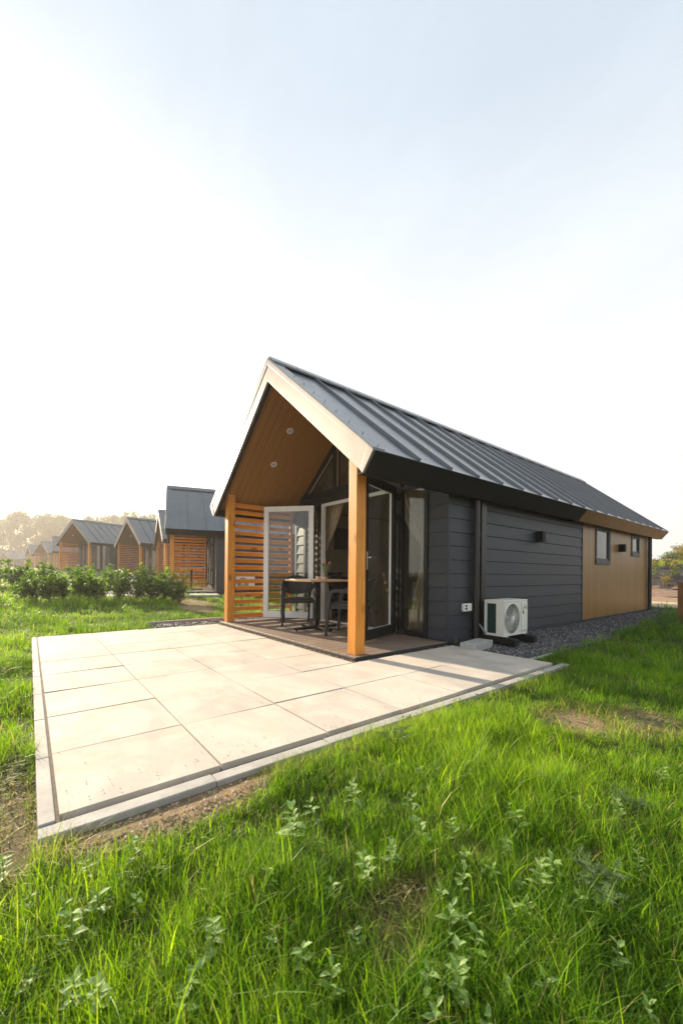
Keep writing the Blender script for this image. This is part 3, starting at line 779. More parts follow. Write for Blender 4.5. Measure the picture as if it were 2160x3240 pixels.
    for s in (-1, 1):
        top = [(0, RZ - .02), (s * (EX - .01), EZ - .012), (s * (EX - .01 - .03), EZ - .012 - .04), (0, RZ - .085)]
        m.prism(top, 'y', YF + .03, YB - .03)
        L = math.hypot(EX, RZ - EZ); ang = math.atan2(EZ - RZ, EX)
        for i in range(ny):
            y = .60 + .55 * i
            if y > YB - .2: continue
            M = Matrix.Translation((0, y, RZ - .02)) @ (Matrix.Rotation(-ang, 4, 'Y') if s > 0 else Matrix.Rotation(PI + ang, 4, 'Y'))
            sg = 1 if s > 0 else -1
            za, zb = (0, .038) if s > 0 else (-.038, 0)
            vs = []
            for (yy, zz) in ((-.013, 0), (.013, 0), (.008, .036 * sg), (-.008, .036 * sg)): vs.append((yy, zz))
            a = [M @ Vector((.10, yy, zz)) for yy, zz in vs]; b = [M @ Vector((L - .035, yy, zz)) for yy, zz in vs]
            m.hexa(a, b)
    rf = m.build('roof', MATS['roof_metal'], P)
    # flashings on top: rake strips, eave strips, ridge cap
    m = MB(); sc = []
    for s in (-1, 1):
        nx, nz = s * SL / math.hypot(1, SL), 1 / math.hypot(1, SL)
        def on(x, y, h): return (s * x + nx * h, y, RZ - .02 - SL * x + nz * h)
        V = lambda x, h: (s * x, RZ - .02 - SL * x + h * 1.293)
        for (ya, yb) in ((YF - .004, .075), (YB - .075, YB + .004)):
            m.prism([V(0, .002), V(EX - .005, .002), V(EX - .005, .022), V(0, .026)], 'y', ya, yb)
        m.hexa([on(EX - .095, .076, .001), on(EX + .0, .076, .001), on(EX + .0, YB - .076, .001), on(EX - .095, YB - .076, .001)], [on(EX - .095, .076, .006), on(EX + .0, .076, .012), on(EX + .0, YB - .076, .012), on(EX - .095, YB - .076, .006)])
        m.prism([V(0, .027), V(.13, .027), V(.13, .048), V(0, .05)], 'y', YF + .02, YB - .02)
        if not opened or s < 0: continue
        for i in range(10): sc.append(on(.05 + i * .22, .03, .028))
        for i in range(20):
            for dy in ((0, .06) if i % 5 == 0 else (0,)): sc.append(on(EX - .045, .03 + .55 * i + dy, .008))
            if .3 + .55 * i < YB - .1: sc.append(on(.10, .3 + .55 * i, .05))
    m.build('roof_flashing', MATS['roof_metal'], rf)
    if sc:
        tmp = MB(); tmp.lathe([(.0001, .011), (.0055, .008), (.0055, 0)], (0, 0, 0), 6); sw = tmp.build('screw', MATS['black_plastic'], rf); sw.location = sc[0]
        for p in sc[1:]:
            q = sw.copy(); COL.objects.link(q); q.location = p
    # gable boards front/back
    for (ya, yb) in ((YF, YF + .03), (YB - .03, YB)):
        for s in (-1, 1):
            m = MB(); m.prism([(0, RZ - .02), (s * EX, EZ - .014), (s * LOX, LOZ), (0, 3.465)], 'y', ya, yb)
            if ya < 0: m.prism([(s * (EX - .085), EZ + .05), (s * (EX + .003), EZ - .016), (s * (LOX + .004), LOZ - .006), (s * (LOX - .03), LOZ + .022)], 'y', ya - .006, ya - .001)
            if ya < 0: m.prism([(0, RZ - .012), (s * (EX + .0), EZ - .007), (s * (EX - .05), EZ - .03), (0, RZ - .085)], 'y', ya - .005, ya - .0005)
            m.build('gable_board', MATS['trim_metal'], rf, bevel=.002)
            m = MB(); m.prism([(0, 3.50), (s * (LOX - .01), LOZ + .045), (s * (LOX - .03), LOZ + .01), (0, 3.44)], 'y', yb, yb + .045) if ya < 0 else None
            if ya < 0: m.build('batten', MATS['black_metal'], rf)
    # eave fascias
    for s in (-1, 1):
        parts = ((YF + .031, 5.063, 'black_metal'), (5.067, YB - .031, 'tan_metal'))
        for ya, yb, mt in parts:
            m = MB(); m.prism([(s * (EX - .002), EZ - .016), (s * LOX, LOZ), (s * (LOX - .025), LOZ + .004), (s * (EX - .035), EZ - .02)], 'y', ya, yb)
            m.prism([(s * (LOX - .026), LOZ + .003), (s * (LOX - .12), LOZ + .01), (s * (LOX - .12), LOZ + .016), (s * (LOX - .026), LOZ + .012)], 'y', ya, yb)
            m.build('eave_fascia', MATS[mt], rf)
    # porch ceiling boards, soffit behind
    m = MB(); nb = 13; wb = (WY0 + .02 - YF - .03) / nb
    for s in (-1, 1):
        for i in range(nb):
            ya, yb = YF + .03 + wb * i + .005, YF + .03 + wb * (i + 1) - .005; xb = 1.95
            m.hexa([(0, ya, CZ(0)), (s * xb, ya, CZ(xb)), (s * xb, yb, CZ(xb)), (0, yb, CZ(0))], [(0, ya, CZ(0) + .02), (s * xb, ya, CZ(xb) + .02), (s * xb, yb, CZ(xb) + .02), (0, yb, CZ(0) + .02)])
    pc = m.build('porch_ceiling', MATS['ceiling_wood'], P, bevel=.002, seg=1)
    m = MB()
    for s in (-1, 1):
        m.hexa([(0, YF + .03, CZ(0) + .023), (s * 1.98, YF + .03, CZ(1.98) + .023), (s * 1.98, YB - .03, CZ(1.98) + .023), (0, YB - .03, CZ(0) + .023)], [(0, YF + .03, CZ(0) + .04), (s * 1.98, YF + .03, CZ(1.98) + .04), (s * 1.98, YB - .03, CZ(1.98) + .04), (0, YB - .03, CZ(0) + .04)])
    m.build('soffit', MATS['black_metal'], rf)
    for s in (-1, 1):
      for xl in (.553, 1.064):
        m = MB(); M = Matrix.Translation((s * xl, .607, CZ(xl) - .001)) @ Matrix.Rotation(s * math.atan(SL), 4, 'Y')
        tmp = MB(); tmp.lathe([(.0001, -.002), (.034, -.002), (.036, -.010), (.052, -.009), (.054, .004)], n=24)
        m.add([M @ Vector(v) for v in tmp.v], tmp.f)
        sp = m.build('ceiling_spotlight', MATS['lamp_white'], pc, smooth=True)
        d = MB(); tmp = MB(); tmp.lathe([(.0001, -.0035), (.033, -.0035), (.033, -.001)], n=20); d.add([M @ Vector(v) for v in tmp.v], tmp.f)
        d.build('lens', MATS['lens_glass'], sp)
    # downpipes, strip, lamps, socket
    for s in (-1, 1):
        for y in ((2.03, 9.96) if s > 0 else (2.03,)):
            m = MB(); x = s * (HW + .065)
            m.tube([(x, y, .0), (x, y, 1.35), (x, y, 1.86), (x + s * .03, y, 1.95)], .042, 14)
            m.tube([(x, y, .60), (x, y, .66)], .047, 14); m.tube([(x, y, 1.38), (x, y, 1.43)], .047, 14)
            dp = m.build('downpipe', MATS['pipe_black'], P, smooth=False)
            for z in (.35, 1.5):
                b = MB(); b.box(min(s * HW, x), max(s * HW, x), y - .006, y + .006, z, z + .018); b.build('pipe_bracket', MATS['pipe_black'], dp)
    m = MB(); m.box(HW, HW + .05, 2.18, 2.30, .05, 1.86); m.build('cable_duct', MATS['pipe_black'], P, bevel=.006)
    for y, z in ((3.84, 1.49), (7.80, 1.495)):
        m = MB(); m.box(HW + .012, HW + .13, y - .055, y + .055, z - .085, z + .085); wl = m.build('wall_lamp', MATS['black_metal'], P, bevel=.004)
        m = MB(); m.box(HW + .03, HW + .115, y - .04, y + .04, z - .0875, z - .0845); m.build('lens', MATS['lens_glass'], wl)

main = thing('cabin', 'nearest dark cabin with open glass doors, orange porch posts and long seamed metal roof', 'cabin', (-HW, 0, 0), 0, 'cabins of the holiday park')
make_cabin(main, True)
m = MB(); m.box(HW + .016, HW + .06, 1.775, 1.95, .395, .495); so_ = m.build('socket_box', MATS['white_plastic'], main, bevel=.008)
m = MB()
for z in (.42, .455): m.box(HW + .06, HW + .064, 1.80, 1.84, z, z + .022)
m.build('socket_hole', MATS['dark_hole'], so_)

other = thing('cabin', 'side-on cabin behind the near porch post, plain grey roof over orange slat screen', 'cabin', (CABS[0][0], CABS[0][1], CABS[0][2]), R(CABS[0][3]), 'cabins of the holiday park')
make_cabin(other, False)
CL = ['cabin behind the side-on cabin, only a narrow strip of its gable and two posts showing',
      'cabin with pale lit gable edge and deep brown porch, left of the narrow gable strip',
      'wide-gabled cabin with ribbed grey roof, leftmost of the larger cabins behind the hedge',
      'hazy cabin half hidden behind the left eave of the wide-gabled cabin',
      'small hazy cabin with pointed gable and white posts left of the larger cabins',
      'small hazy cabin with plain slab of grey roof left of the pointed gable cabin',
      'distant hazy cabin of which only a small gable tip shows between two roofs',
      'distant cabin with pale ribbed roof low behind bushes at the left',
      'distant cabin at the left picture edge showing a roof corner only']
for (x, y, z, r), lb in zip(CABS[1:], CL):
    c = copy_tree(other); c.location = (x, y, z); c.rotation_euler = (0, 0, R(r)); c['label'] = lb
# light slabs in front of and beside the neighbours' decks
for i, (x, y, z, r) in enumerate(CABS[:4]):
    M = Matrix.Translation((x, y, z)) @ Matrix.Rotation(R(r), 4, 'Z')
    mb = MB(); mb.box(-HW - .1, HW + 1.2, -2.0, -.02, -.4, -.03, 0, M); mb.box(HW + .02, HW + 1.2, -.02, 1.5, -.4, -.032, 0, M)
    mb.box(-HW + .05, HW - .05, .05, 9.9, -.5, -.061, 0, M)
    tag(mb.build('pavement', MATS['kerb_concrete']), kind='structure')

# ------------------------------------------------------------------ interior of the near cabin
def curtain(name, s, label):
    V = []; F = []; nu, nv = 46, 30
    for j in range(nv + 1):
        z = .04 + (3.15 - .04) * j / nv
        tie = 1.22
        if z < tie:
            k = (1 - z / tie) ** .8; xin = .98 + .26 * (1 - k) - .05; xin = 1.23 - .32 * k; xout = 1.40
        else:
            k = ((z - tie) / (3.15 - tie)); xin = 1.23 - 1.16 * k ** .75; xout = 1.40
        xo = min(xout, max(.15, (3.46 - z) / SL)); xin = min(xin, xo - .05)
        for i in range(nu + 1):
            u = i / nu; x = xin + (xo - xin) * u
            wdt = (xo - xin)
            y = 1.74 + .035 * math.sin(u * 38 + .6 * math.sin(z * 2)) * min(1, .35 + wdt) + .012 * math.sin(u * 91)
            V.append((-HW + s * x, y, z))
    for j in range(nv):
        for i in range(nu): a = j * (nu + 1) + i; F.append((a, a + 1, a + nu + 2, a + nu + 1))
    o = np_mesh(name, V, F, MATS['curtain_cloth'], smooth=True); tag(o, label, 'curtain', 'curtains in the nearest cabin')
    md = o.modifiers.new('thick', 'SOLIDIFY'); md.thickness = .006
    mb = MB(); mb.tube([(-HW + s * 1.20, 1.695, 1.21), (-HW + s * 1.31, 1.685, 1.22), (-HW + s * 1.42, 1.70, 1.26)], .016, 8); mb.build('tieback', MATS['curtain_cloth'], o, smooth=True)
curtain('curtain', -1, 'taupe curtain tied back at the left of the open doorway')
curtain('curtain', 1, 'taupe curtain gathered behind the tall narrow side window right of the door')
tv = thing('television', 'black flat television on the left indoor wall', 'television', (-HW * 2 + .11, 2.75, 1.59))
mb = MB(); mb.box(0, .035, -.4, .4, -.23, .23); mb.build('screen', MATS['black_plastic'], tv, bevel=.005)
mb = MB(); mb.box(-.01, 0, -.1, .1, -.1, .1); mb.build('bracket', MATS['black_metal'], tv)
ac_ = thing('armchair', 'black indoor armchair just inside the open doorway', 'armchair', (-3.0, 2.25, .036))
mb = MB(); mb.box(-.3, .3, -.42, .42, .08, .40); mb.build('seat', MATS['dark_cloth'], ac_, bevel=.04)
mb = MB(); mb.box(-.36, -.2, -.42, .42, .40, .78); mb.build('backrest', MATS['dark_cloth'], ac_, bevel=.05)
for sy in (-1, 1):
    mb = MB(); mb.box(-.3, .3, sy * .42 - .05, sy * .42 + .05, .08, .58); mb.build('armrest', MATS['dark_cloth'], ac_, bevel=.03)
for sx in (-.25, .25):
    for sy in (-.36, .36):
        mb = MB(); mb.box(sx - .02, sx + .02, sy - .02, sy + .02, 0, .08); mb.build('leg', MATS['black_metal'], ac_)
cu = MB()
for i in range(9):
    for j in range(9): pass
def cushion():
    V = []; F = []; n = 12
    for sgn in (1, -1):
        for i in range(n + 1):
            for j in range(n + 1):
                u, v = i / n * 2 - 1, j / n * 2 - 1
                k = (1 - u * u) * (1 - v * v); pin = 1 - .13 * (1 - u * u) * abs(v) ** 2 ; pin2 = 1 - .13 * (1 - v * v) * abs(u) ** 2
                V.append((sgn * (.004 + .085 * k ** .5), u * .22 * pin2, v * .22 * pin))
    for s in range(2):
        for i in range(n):
            for j in range(n):
                a = s * (n + 1) ** 2 + i * (n + 1) + j; q = (a, a + 1, a + n + 2, a + n + 1); F.append(q if s else q[::-1])
    o = np_mesh('cushion', V, F, MATS['dark_cloth'], smooth=True); o.location = (-3.02, 1.99, .69); o.rotation_euler = (0, R(-12), R(-15))
    tag(o, 'black square cushion with pointed corners leaning on the indoor armchair', 'cushion')
cushion()
rd = thing('radiator', 'white ribbed radiator low on the indoor back wall', 'radiator', (-3.2, 4.88, .15))
mb = MB()
for i in range(9): mb.box(-.35 + i * .075, -.35 + i * .075 + .05, -.08, -.02, .04, .48)
mb.build('column', MATS['white_plastic'], rd, bevel=.01)
mb = MB(); mb.tube([(-.36, -.05, .02), (.33, -.05, .02)], .018); mb.tube([(-.36, -.05, .50), (.33, -.05, .50)], .018)
for x in (-.3, .27): mb.box(x - .02, x + .02, -.03, .02, -.12, .1)
mb.build('pipe', MATS['white_plastic'], rd)
idr = thing('interior_door', 'pale door in the indoor back wall', 'door', (-2.95, 4.89, .036))
mb = MB(); mb.box(-.30, .30, -.03, .005, 0, 1.95); mb.build('door_panel', MATS['white_frame'], idr, bevel=.004)
mb = MB(); mb.box(.22, .25, -.06, -.03, .95, .98); mb.box(.13, .25, -.075, -.06, .95, .975); mb.build('handle', MATS['chrome'], idr)

# ------------------------------------------------------------------ porch furniture
def make_table():
    t = thing('bistro_table', 'square wooden bistro table on a black pedestal under the nearest porch', 'table', (-1.83, .79, .024), 0, 'bistro tables on the porches')
    mb = MB(); mb.box(-.345, .345, -.345, .345, .725, .757); mb.build('table_top', MATS['table_wood'], t, bevel=.004)
    mb = MB(); mb.box(-.035, .035, -.035, .035, .05, .71); mb.box(-.16, .16, -.16, .16, .712, .724); mb.build('pedestal', MATS['black_metal'], t, bevel=.004)
    mb = MB(); mb.box(-.37, .37, -.03, .03, .016, .055); mb.box(-.03, .03, -.37, -.031, .016, .0545); mb.box(-.03, .03, .031, .37, .016, .0545)
    b = mb.build('base', MATS['black_metal'], t, bevel=.004)
    mb = MB()
    for x, y in ((.34, 0), (-.34, 0), (0, .34), (0, -.34)): mb.tube([(x, y, 0), (x, y, .016)], .012, 8)
    mb.build('foot', MATS['black_rubber'], b)
    return t
tb = make_table()
t2 = copy_tree(tb); t2['label'] = 'table with black pedestal on the porch of the side-on cabin'
def at_cab(i, lx, ly, lz):
    x, y, z, r = CABS[i]; r = R(r); return (x + lx * math.cos(r) - ly * math.sin(r), y + lx * math.sin(r) + ly * math.cos(r), z + lz), r
t2.location, a = at_cab(0, .9, .75, .024); t2.rotation_euler = (0, 0, a)

def make_chair(label, loc, ang):
    c = thing('porch_chair', label, 'chair', loc, ang, 'black woven armchairs at the porch table')
    # local: faces +X.  U-shaped band of arms and back
    path = []
    for i in range(41):
        u = i / 40 * 2 - 1          # -1 front of one arm .. 0 back .. 1 front of the other arm
        a = u * PI * .5
        s = abs(u)
        if s > .55: x = -.02 + (s - .55) / .45 * .26; y = math.copysign(.265, u)
        else:
            th = u / .55 * PI / 2; x = -.02 - .25 * math.cos(th) ** .75; y = .265 * math.copysign(abs(math.sin(th)) ** .8, u)
        path.append((x, y, s))
    mb = MB(); rows = []
    for x, y, s in path:
        k = max(0, 1 - s / .62); k = k * k * (3 - 2 * k)
        top = .635 + .175 * k - (.03 if s > .93 else 0); bot = .585 - .10 * k - max(0, (s - .93)) * .6
        lean = -.07 * k
        d = Vector((x + .02, y, 0)); d = d.normalized() if s < .55 else Vector((0, math.copysign(1, y), 0))
        rows.append([Vector((x + lean * 1.0, y, top)) + d * .016, Vector((x + lean, y, top)) - d * .016, Vector((x, y, bot)) - d * .012, Vector((x, y, bot)) + d * .012])
    vs = [q for r in rows for q in r]; fs = [(0, 3, 2, 1)]
    for i in range(len(rows) - 1):
        for j in range(4): a = i * 4; fs.append((a + j, a + (j + 1) % 4, a + 4 + (j + 1) % 4, a + 4 + j))
    e = (len(rows) - 1) * 4; fs.append((e, e + 1, e + 2, e + 3))
    mb.add(vs, fs); mb.build('backrest', MATS['black_weave'], c, bevel=.006)
    mb = MB(); mb.hexa([(-.21, -.22, .405), (.23, -.25, .40), (.23, .25, .40), (-.21, .22, .405)], [(-.21, -.22, .44), (.23, -.25, .445), (.23, .25, .445), (-.21, .22, .44)])
    mb.hexa([(.20, -.25, .365), (.235, -.25, .365), (.235, .25, .365), (.20, .25, .365)], [(.20, -.25, .399), (.235, -.25, .399), (.235, .25, .399), (.20, .25, .399)])
    for sy in (-1, 1): mb.hexa([(-.2, sy * .215, .37), (.2, sy * .245, .37), (.2, sy * .255, .37), (-.2, sy * .23, .37)], [(-.2, sy * .215, .404), (.2, sy * .245, .399), (.2, sy * .255, .399), (-.2, sy * .23, .404)])
    mb.build('seat', MATS['black_weave'], c, bevel=.008)
    for sy in (-1, 1):
        mb = MB(); zs = [(.0, .285, .020, .020), (.2, .272, .024, .022), (.44, .255, .032, .022), (.58, .235, .042, .022), (.612, .22, .05, .018)]
        q = [[Vector((x - w, sy * .262 - d, z)), Vector((x + w * .7, sy * .262 - d, z)), Vector((x + w * .7, sy * .262 + d, z)), Vector((x - w, sy * .262 + d, z))] for z, x, w, d in zs]
        vs = [p for r in q for p in r]; fs = [(0, 3, 2, 1)]
        for i in range(len(q) - 1):
            for j in range(4): fs.append((i * 4 + j, i * 4 + (j + 1) % 4, i * 4 + 4 + (j + 1) % 4, i * 4 + 4 + j))
        e = (len(q) - 1) * 4; fs.append((e, e + 1, e + 2, e + 3)); mb.add(vs, fs)
        mb.build('leg', MATS['black_weave'], c, bevel=.005)
        mb = MB(); zs = [(.0, -.29, .018, .018), (.2, -.262, .021, .02), (.42, -.232, .026, .022), (.52, -.222, .036, .02), (.58, -.218, .06, .014)]
        q = [[Vector((x - d, sy * .215 - w, z)), Vector((x + d, sy * .215 - w, z)), Vector((x + d, sy * .215 + w, z)), Vector((x - d, sy * .215 + w, z))] for z, x, w, d in zs]
        vs = [p for r in q for p in r]; fs = [(0, 3, 2, 1)]
        for i in range(len(q) - 1):
            for j in range(4): fs.append((i * 4 + j, i * 4 + (j + 1) % 4, i * 4 + 4 + (j + 1) % 4, i * 4 + 4 + j))
        e = (len(q) - 1) * 4; fs.append((e, e + 1, e + 2, e + 3)); mb.add(vs, fs)
        mb.build('leg', MATS['black_weave'], c, bevel=.005)
    return c
ch = make_chair('black woven armchair left of the porch table, seen through the table legs', (-2.53, .90, .024), R(-28))
c2 = copy_tree(ch); c2.location = (-1.17, .93, .024); c2.rotation_euler = (0, 0, R(213)); c2['label'] = 'black woven armchair right of the porch table, half hidden by the near post'

TZ = .024 + .757
va = thing('vase', 'clear glass vase with wide neck and round foot on the porch table', 'vase', (-1.68, .84, TZ))
mb = MB(); mb.lathe([(.0001, .004), (.042, .004), (.058, .03), (.052, .062), (.030, .082), (.036, .11), (.050, .165), (.047, .165), (.033, .11), (.027, .084), (.047, .062), (.053, .032), (.04, .009), (.0001, .009)], n=24)
mb.build('bowl', MATS['vase_glass'], va, smooth=True)
mb = MB(); mb.lathe([(.0001, 0), (.044, 0), (.042, .004), (.0001, .004)], n=24); mb.build('foot', MATS['vase_glass'], va)
fl = thing('flower_bouquet', 'small bunch of pale pink flowers with green leaves standing in the glass vase', 'flowers', (-1.68, .84, TZ + .01))
st = MB(); lf = MB()
for i in range(11):
    pt = MB()
    a = i * 2.4; rr = random.uniform(.02, .10); h = random.uniform(.19, .27); p = Vector((rr * math.cos(a), rr * math.sin(a), h))
    st.tube([(0, 0, .01), (p.x * .25, p.y * .25, .14), p], .0022, 5)
    for k in range(9):
        d = Vector((random.gauss(0, 1), random.gauss(0, 1), random.uniform(-.2, 1))).normalized()
        pt.leaf(p, d, Vector((random.random(), random.random(), .4)), random.uniform(.014, .022), .013, .5)
    pt.build('blossom', MATS['petal_pink'], fl)
    for k in range(4):
        b = random.uniform(.1, 6.2); q = p * random.uniform(.55, .9)
        lf.leaf(q, (math.cos(b), math.sin(b), random.uniform(-.1, .5)), (0, 0, 1), random.uniform(.04, .065), .022, .4)
st.build('stem', MATS['stem_green'], fl); lf.build('leaf', MATS['dark_weed'], fl)
for (x, y, lb) in ((-1.665, .70, 'small square pale candle holder on the table left of the vase foot'), (-1.60, .77, 'small square pale candle holder on the table in front of the vase')):
    cd = thing('candle_holder', lb, 'candle holder', (x, y, TZ), R(12), 'square candle holders on the porch table')
    mb = MB()
    for a0, a1, b0, b1 in ((-.03, .03, -.03, -.026), (-.03, .03, .026, .03), (-.03, -.026, -.026, .026), (.026, .03, -.026, .026)): mb.box(a0, a1, b0, b1, .0, .055)
    mb.build('glass', MATS['vase_glass'], cd); mb = MB(); mb.box(-.025, .025, -.025, .025, .001, .042); mb.build('wax', MATS['candle_wax'], cd, bevel=.004)

# ------------------------------------------------------------------ outdoor air-conditioning unit
def make_ac():
    a = thing('air_conditioner', 'cream outdoor air conditioner with round fan grille beside the nearest cabin wall', 'air conditioner', (.41, 2.11, .085), 0, 'outdoor air conditioners')
    # local: front face at x=0, depth to -.27, y 0..0.605, z 0..0.445
    D, Wd, Ht = .27, .605, .445; cy, cz, r = .208, .222, .192
    mb = MB()
    # front panel as ring of quads round a circular hole
    n = 48; V = []; F = []
    for i in range(n):
        t = 2 * PI * i / n; V.append((0, cy + r * math.cos(t), cz + r * math.sin(t)))
    for i in range(n):
        t = 2 * PI * i / n; c, s_ = math.cos(t), math.sin(t)
        ky = (Wd - cy if c > 0 else cy) / max(abs(c), 1e-6); kz = (Ht - cz if s_ > 0 else cz) / max(abs(s_), 1e-6); k = min(ky, kz)
        V.append((0, cy + k * c, cz + k * s_))
    for i in range(n): F.append((i, n + i, n + (i + 1) % n, (i + 1) % n))
    for (yy, zz) in ((0, 0), (Wd, 0), (Wd, Ht), (0, Ht)):
        ang = math.atan2(zz - cz, yy - cy) % (2 * PI); i = int(ang / (2 * PI) * n); b = len(V); V.append((0, yy, zz)); F.append((n + i, b, n + (i + 1) % n))
    mb.add(V, F)
    mb.box(-D, -.002, 0, .018, 0, .03); mb.box(-D, -.0, -.0, .018, Ht - .03, Ht)
    mb.box(-D, -D + .035, 0, .018, .03, Ht - .03); mb.box(-.105, -.0, 0, .018, .03, Ht - .03)
    mb.box(-D, -.004, .018, Wd, 0, .012); mb.box(-D, -.03, Wd - .012, Wd, .012, Ht - .012); mb.box(-D, -D + .01, .018, Wd - .012, .012, Ht - .012)
    cs = mb.build('casing', MATS['cream_metal'], a)
    mb = MB(); mb.box(-D - .004, .006, -.005, Wd + .004, Ht - .008, Ht + .014); mb.build('lid', MATS['cream_metal'], a, bevel=.006)
    mb = MB(); mb.box(-D + .02, -.09, .022, .03, .02, Ht - .02); cl = mb.build('coil', MATS['coil_green'], a)
    mb = MB()
    for i in range(20): mb.box(-D + .035, -.105, .014, .021, .035 + i * .0195, .0395 + i * .0195)
    for i in range(14): mb.box(-D + .04 + i * .009, -D + .0412 + i * .009, .010, .013, .03, Ht - .03)
    mb.build('coil_fin', simple('coil_fin', (.02, .075, .07), .4), cl)
    # fan housing
    mb = MB(); tmp = MB()
    tmp.lathe([(r, 0), (r, -.07), (.0001, -.07)], n=48)
    rot = lambda v: (v[2], cy + v[0], cz + v[1])
    mb.add([rot(v) for v in tmp.v], tmp.f); fh = mb.build('fan_housing', MATS['dark_hole'], a)
    mb = MB()
    for k in range(3):
        for q in range(5):
            t0 = k * 2.094 + q * .2; t1 = t0 + .2; xa, xb = -.06 + q * .008, -.06 + (q + 1) * .008
            mb.add([(xa, cy + .04 * math.cos(t0), cz + .04 * math.sin(t0)), (xa, cy + .17 * math.cos(t0), cz + .17 * math.sin(t0)), (xb, cy + .17 * math.cos(t1), cz + .17 * math.sin(t1)), (xb, cy + .04 * math.cos(t1), cz + .04 * math.sin(t1))], [(0, 1, 2, 3)])
    mb.build('fan_blade', simple('fan_grey', (.22, .23, .22), .5), fh)
    # grille: rim, curved spokes, rings, hub
    mb = MB()
    def ring(rr, rad, x=.008, n=64):
        pts = [(x, cy + rr * math.cos(2 * PI * i / n), cz + rr * math.sin(2 * PI * i / n)) for i in range(n + 1)]; mb.tube(pts, rad, 5, cap=False)
    ring(r + .002, .0055, .004)
    for i in range(7): ring(.055 + i * .0195, .0013, .012)
    for k in range(36):
        t = 2 * PI * k / 36; pts = []
        for q in range(8):
            u = q / 7; rr = .035 + (r - .035) * u; tt = t + .75 * u ** 1.3; pts.append((.014 - .006 * u, cy + rr * math.cos(tt), cz + rr * math.sin(tt)))
        mb.tube(pts, .0021, 4)
    g = mb.build('fan_grille', MATS['cream_metal'], a, smooth=True)
    mb = MB(); tmp = MB(); tmp.lathe([(.036, .005), (.036, .017), (.030, .021), (.0001, .022)], n=28); mb.add([rot(v) for v in tmp.v], tmp.f); mb.build('hub', MATS['cream_metal'], g)
    # service panel with mark
    mb = MB(); mb.box(.0005, .012, .436, .598, .03, Ht - .02); sp = mb.build('service_panel', MATS['cream_metal'], a, bevel=.008)
    mb = MB(); mb.add([(.0128, .456, .27), (.0128, .512, .27), (.0128, .50, .285), (.0128, .482, .31), (.0128, .468, .345), (.0128, .458, .385)], [(0, 1, 2, 3, 4, 5)]); mb.build('emblem', MATS['logo_green'], sp)
    def text(body, y, z, size, mat):
        cu = bpy.data.curves.new('t', 'FONT'); cu.body = body; cu.size = size; cu.extrude = .0003; cu.space_character = .95
        to = bpy.data.objects.new('t', cu); COL.objects.link(to); dg = bpy.context.evaluated_depsgraph_get(); dg.update()
        me = bpy.data.meshes.new_from_object(to.evaluated_get(dg)); bpy.data.objects.remove(to)
        M = Matrix.Translation((.0129, y, z)) @ Matrix(((0, 0, 1, 0), (1, 0, 0, 0), (0, 1, 0, 0), (0, 0, 0, 1)))
        me.transform(M); me.materials.clear(); me.materials.append(mat)
        o = bpy.data.objects.new('lettering', me); COL.objects.link(o); o.parent = sp
    text('AC', .495, .335, .062, MATS['logo_dark']); text('L', .562, .335, .062, MATS['logo_green']); text('inverter', .515, .272, .014, MATS['logo_dark']) if False else None
    mb = MB(); mb.box(.0125, .0145, .45, .59, .045, .052); mb.build('panel_rib', MATS['grey_tube'], sp)
    mb = MB()
    for yy in (.03, .50): mb.box(-D - .01, .03, yy, yy + .05, -.012, -.001)
    mb.build('mounting_foot', MATS['chrome'], a, bevel=.002)
    return a
ac = make_ac()
ac2 = copy_tree(ac); ac2['label'] = 'cream air conditioner of the side-on cabin, seen through the slats of the near porch'
ac2.location, a = at_cab(0, HW + .41, 2.11, .085); ac2.rotation_euler = (0, 0, a)
def feet(base, rz, lbs):
    for yy, lb in zip((.05, .52), lbs):
        o = MB(); prof = [(-.33, .0), (-.33, .07), (-.31, .087), (.13, .087), (.155, .07), (.155, 0)]
        o.prism(prof, 'y', -.055, .055); f = o.build('rubber_block', MATS['black_rubber'], None, bevel=.012)
        M = Matrix.Translation(base) @ Matrix.Rotation(rz, 4, 'Z'); p = M @ Vector((.0, yy, 0)); f.location = p; f.rotation_euler = (0, 0, rz)
        tag(f, lb, 'rubber block', 'rubber blocks under the air conditioners')
feet((.41, 2.11, -.014), 0, ('black rubber support block under the left end of the near air conditioner', 'black rubber support block under the right end of the near air conditioner'))
p0, a = at_cab(0, HW + .41, 2.11, -.014); feet(p0, a, ('rubber block under the left end of the air conditioner behind the slats', 'rubber block under the right end of the air conditioner behind the slats'))
mb = MB()
c0 = [(.434, 1.456), (.37, 1.93), (.17, 1.90), (.235, 1.43)]
mb.hexa([(x, y, -.03) for x, y in c0], [(x, y, .062) for x, y in c0])
tag(mb.build('paving_block', MATS['concrete'], bevel=.006), 'loose grey concrete paving block lying on the gravel before the air conditioner', 'paving block')
mb = MB(); mb.tube([(.05, 2.06, .26), (.10, 2.08, .20), (.15, 2.10, .12), (.17, 2.13, .07)], .012, 8)
tag(mb.build('hose', MATS['grey_tube'], smooth=True), 'pale grey hose running down behind the air conditioner', 'hose')

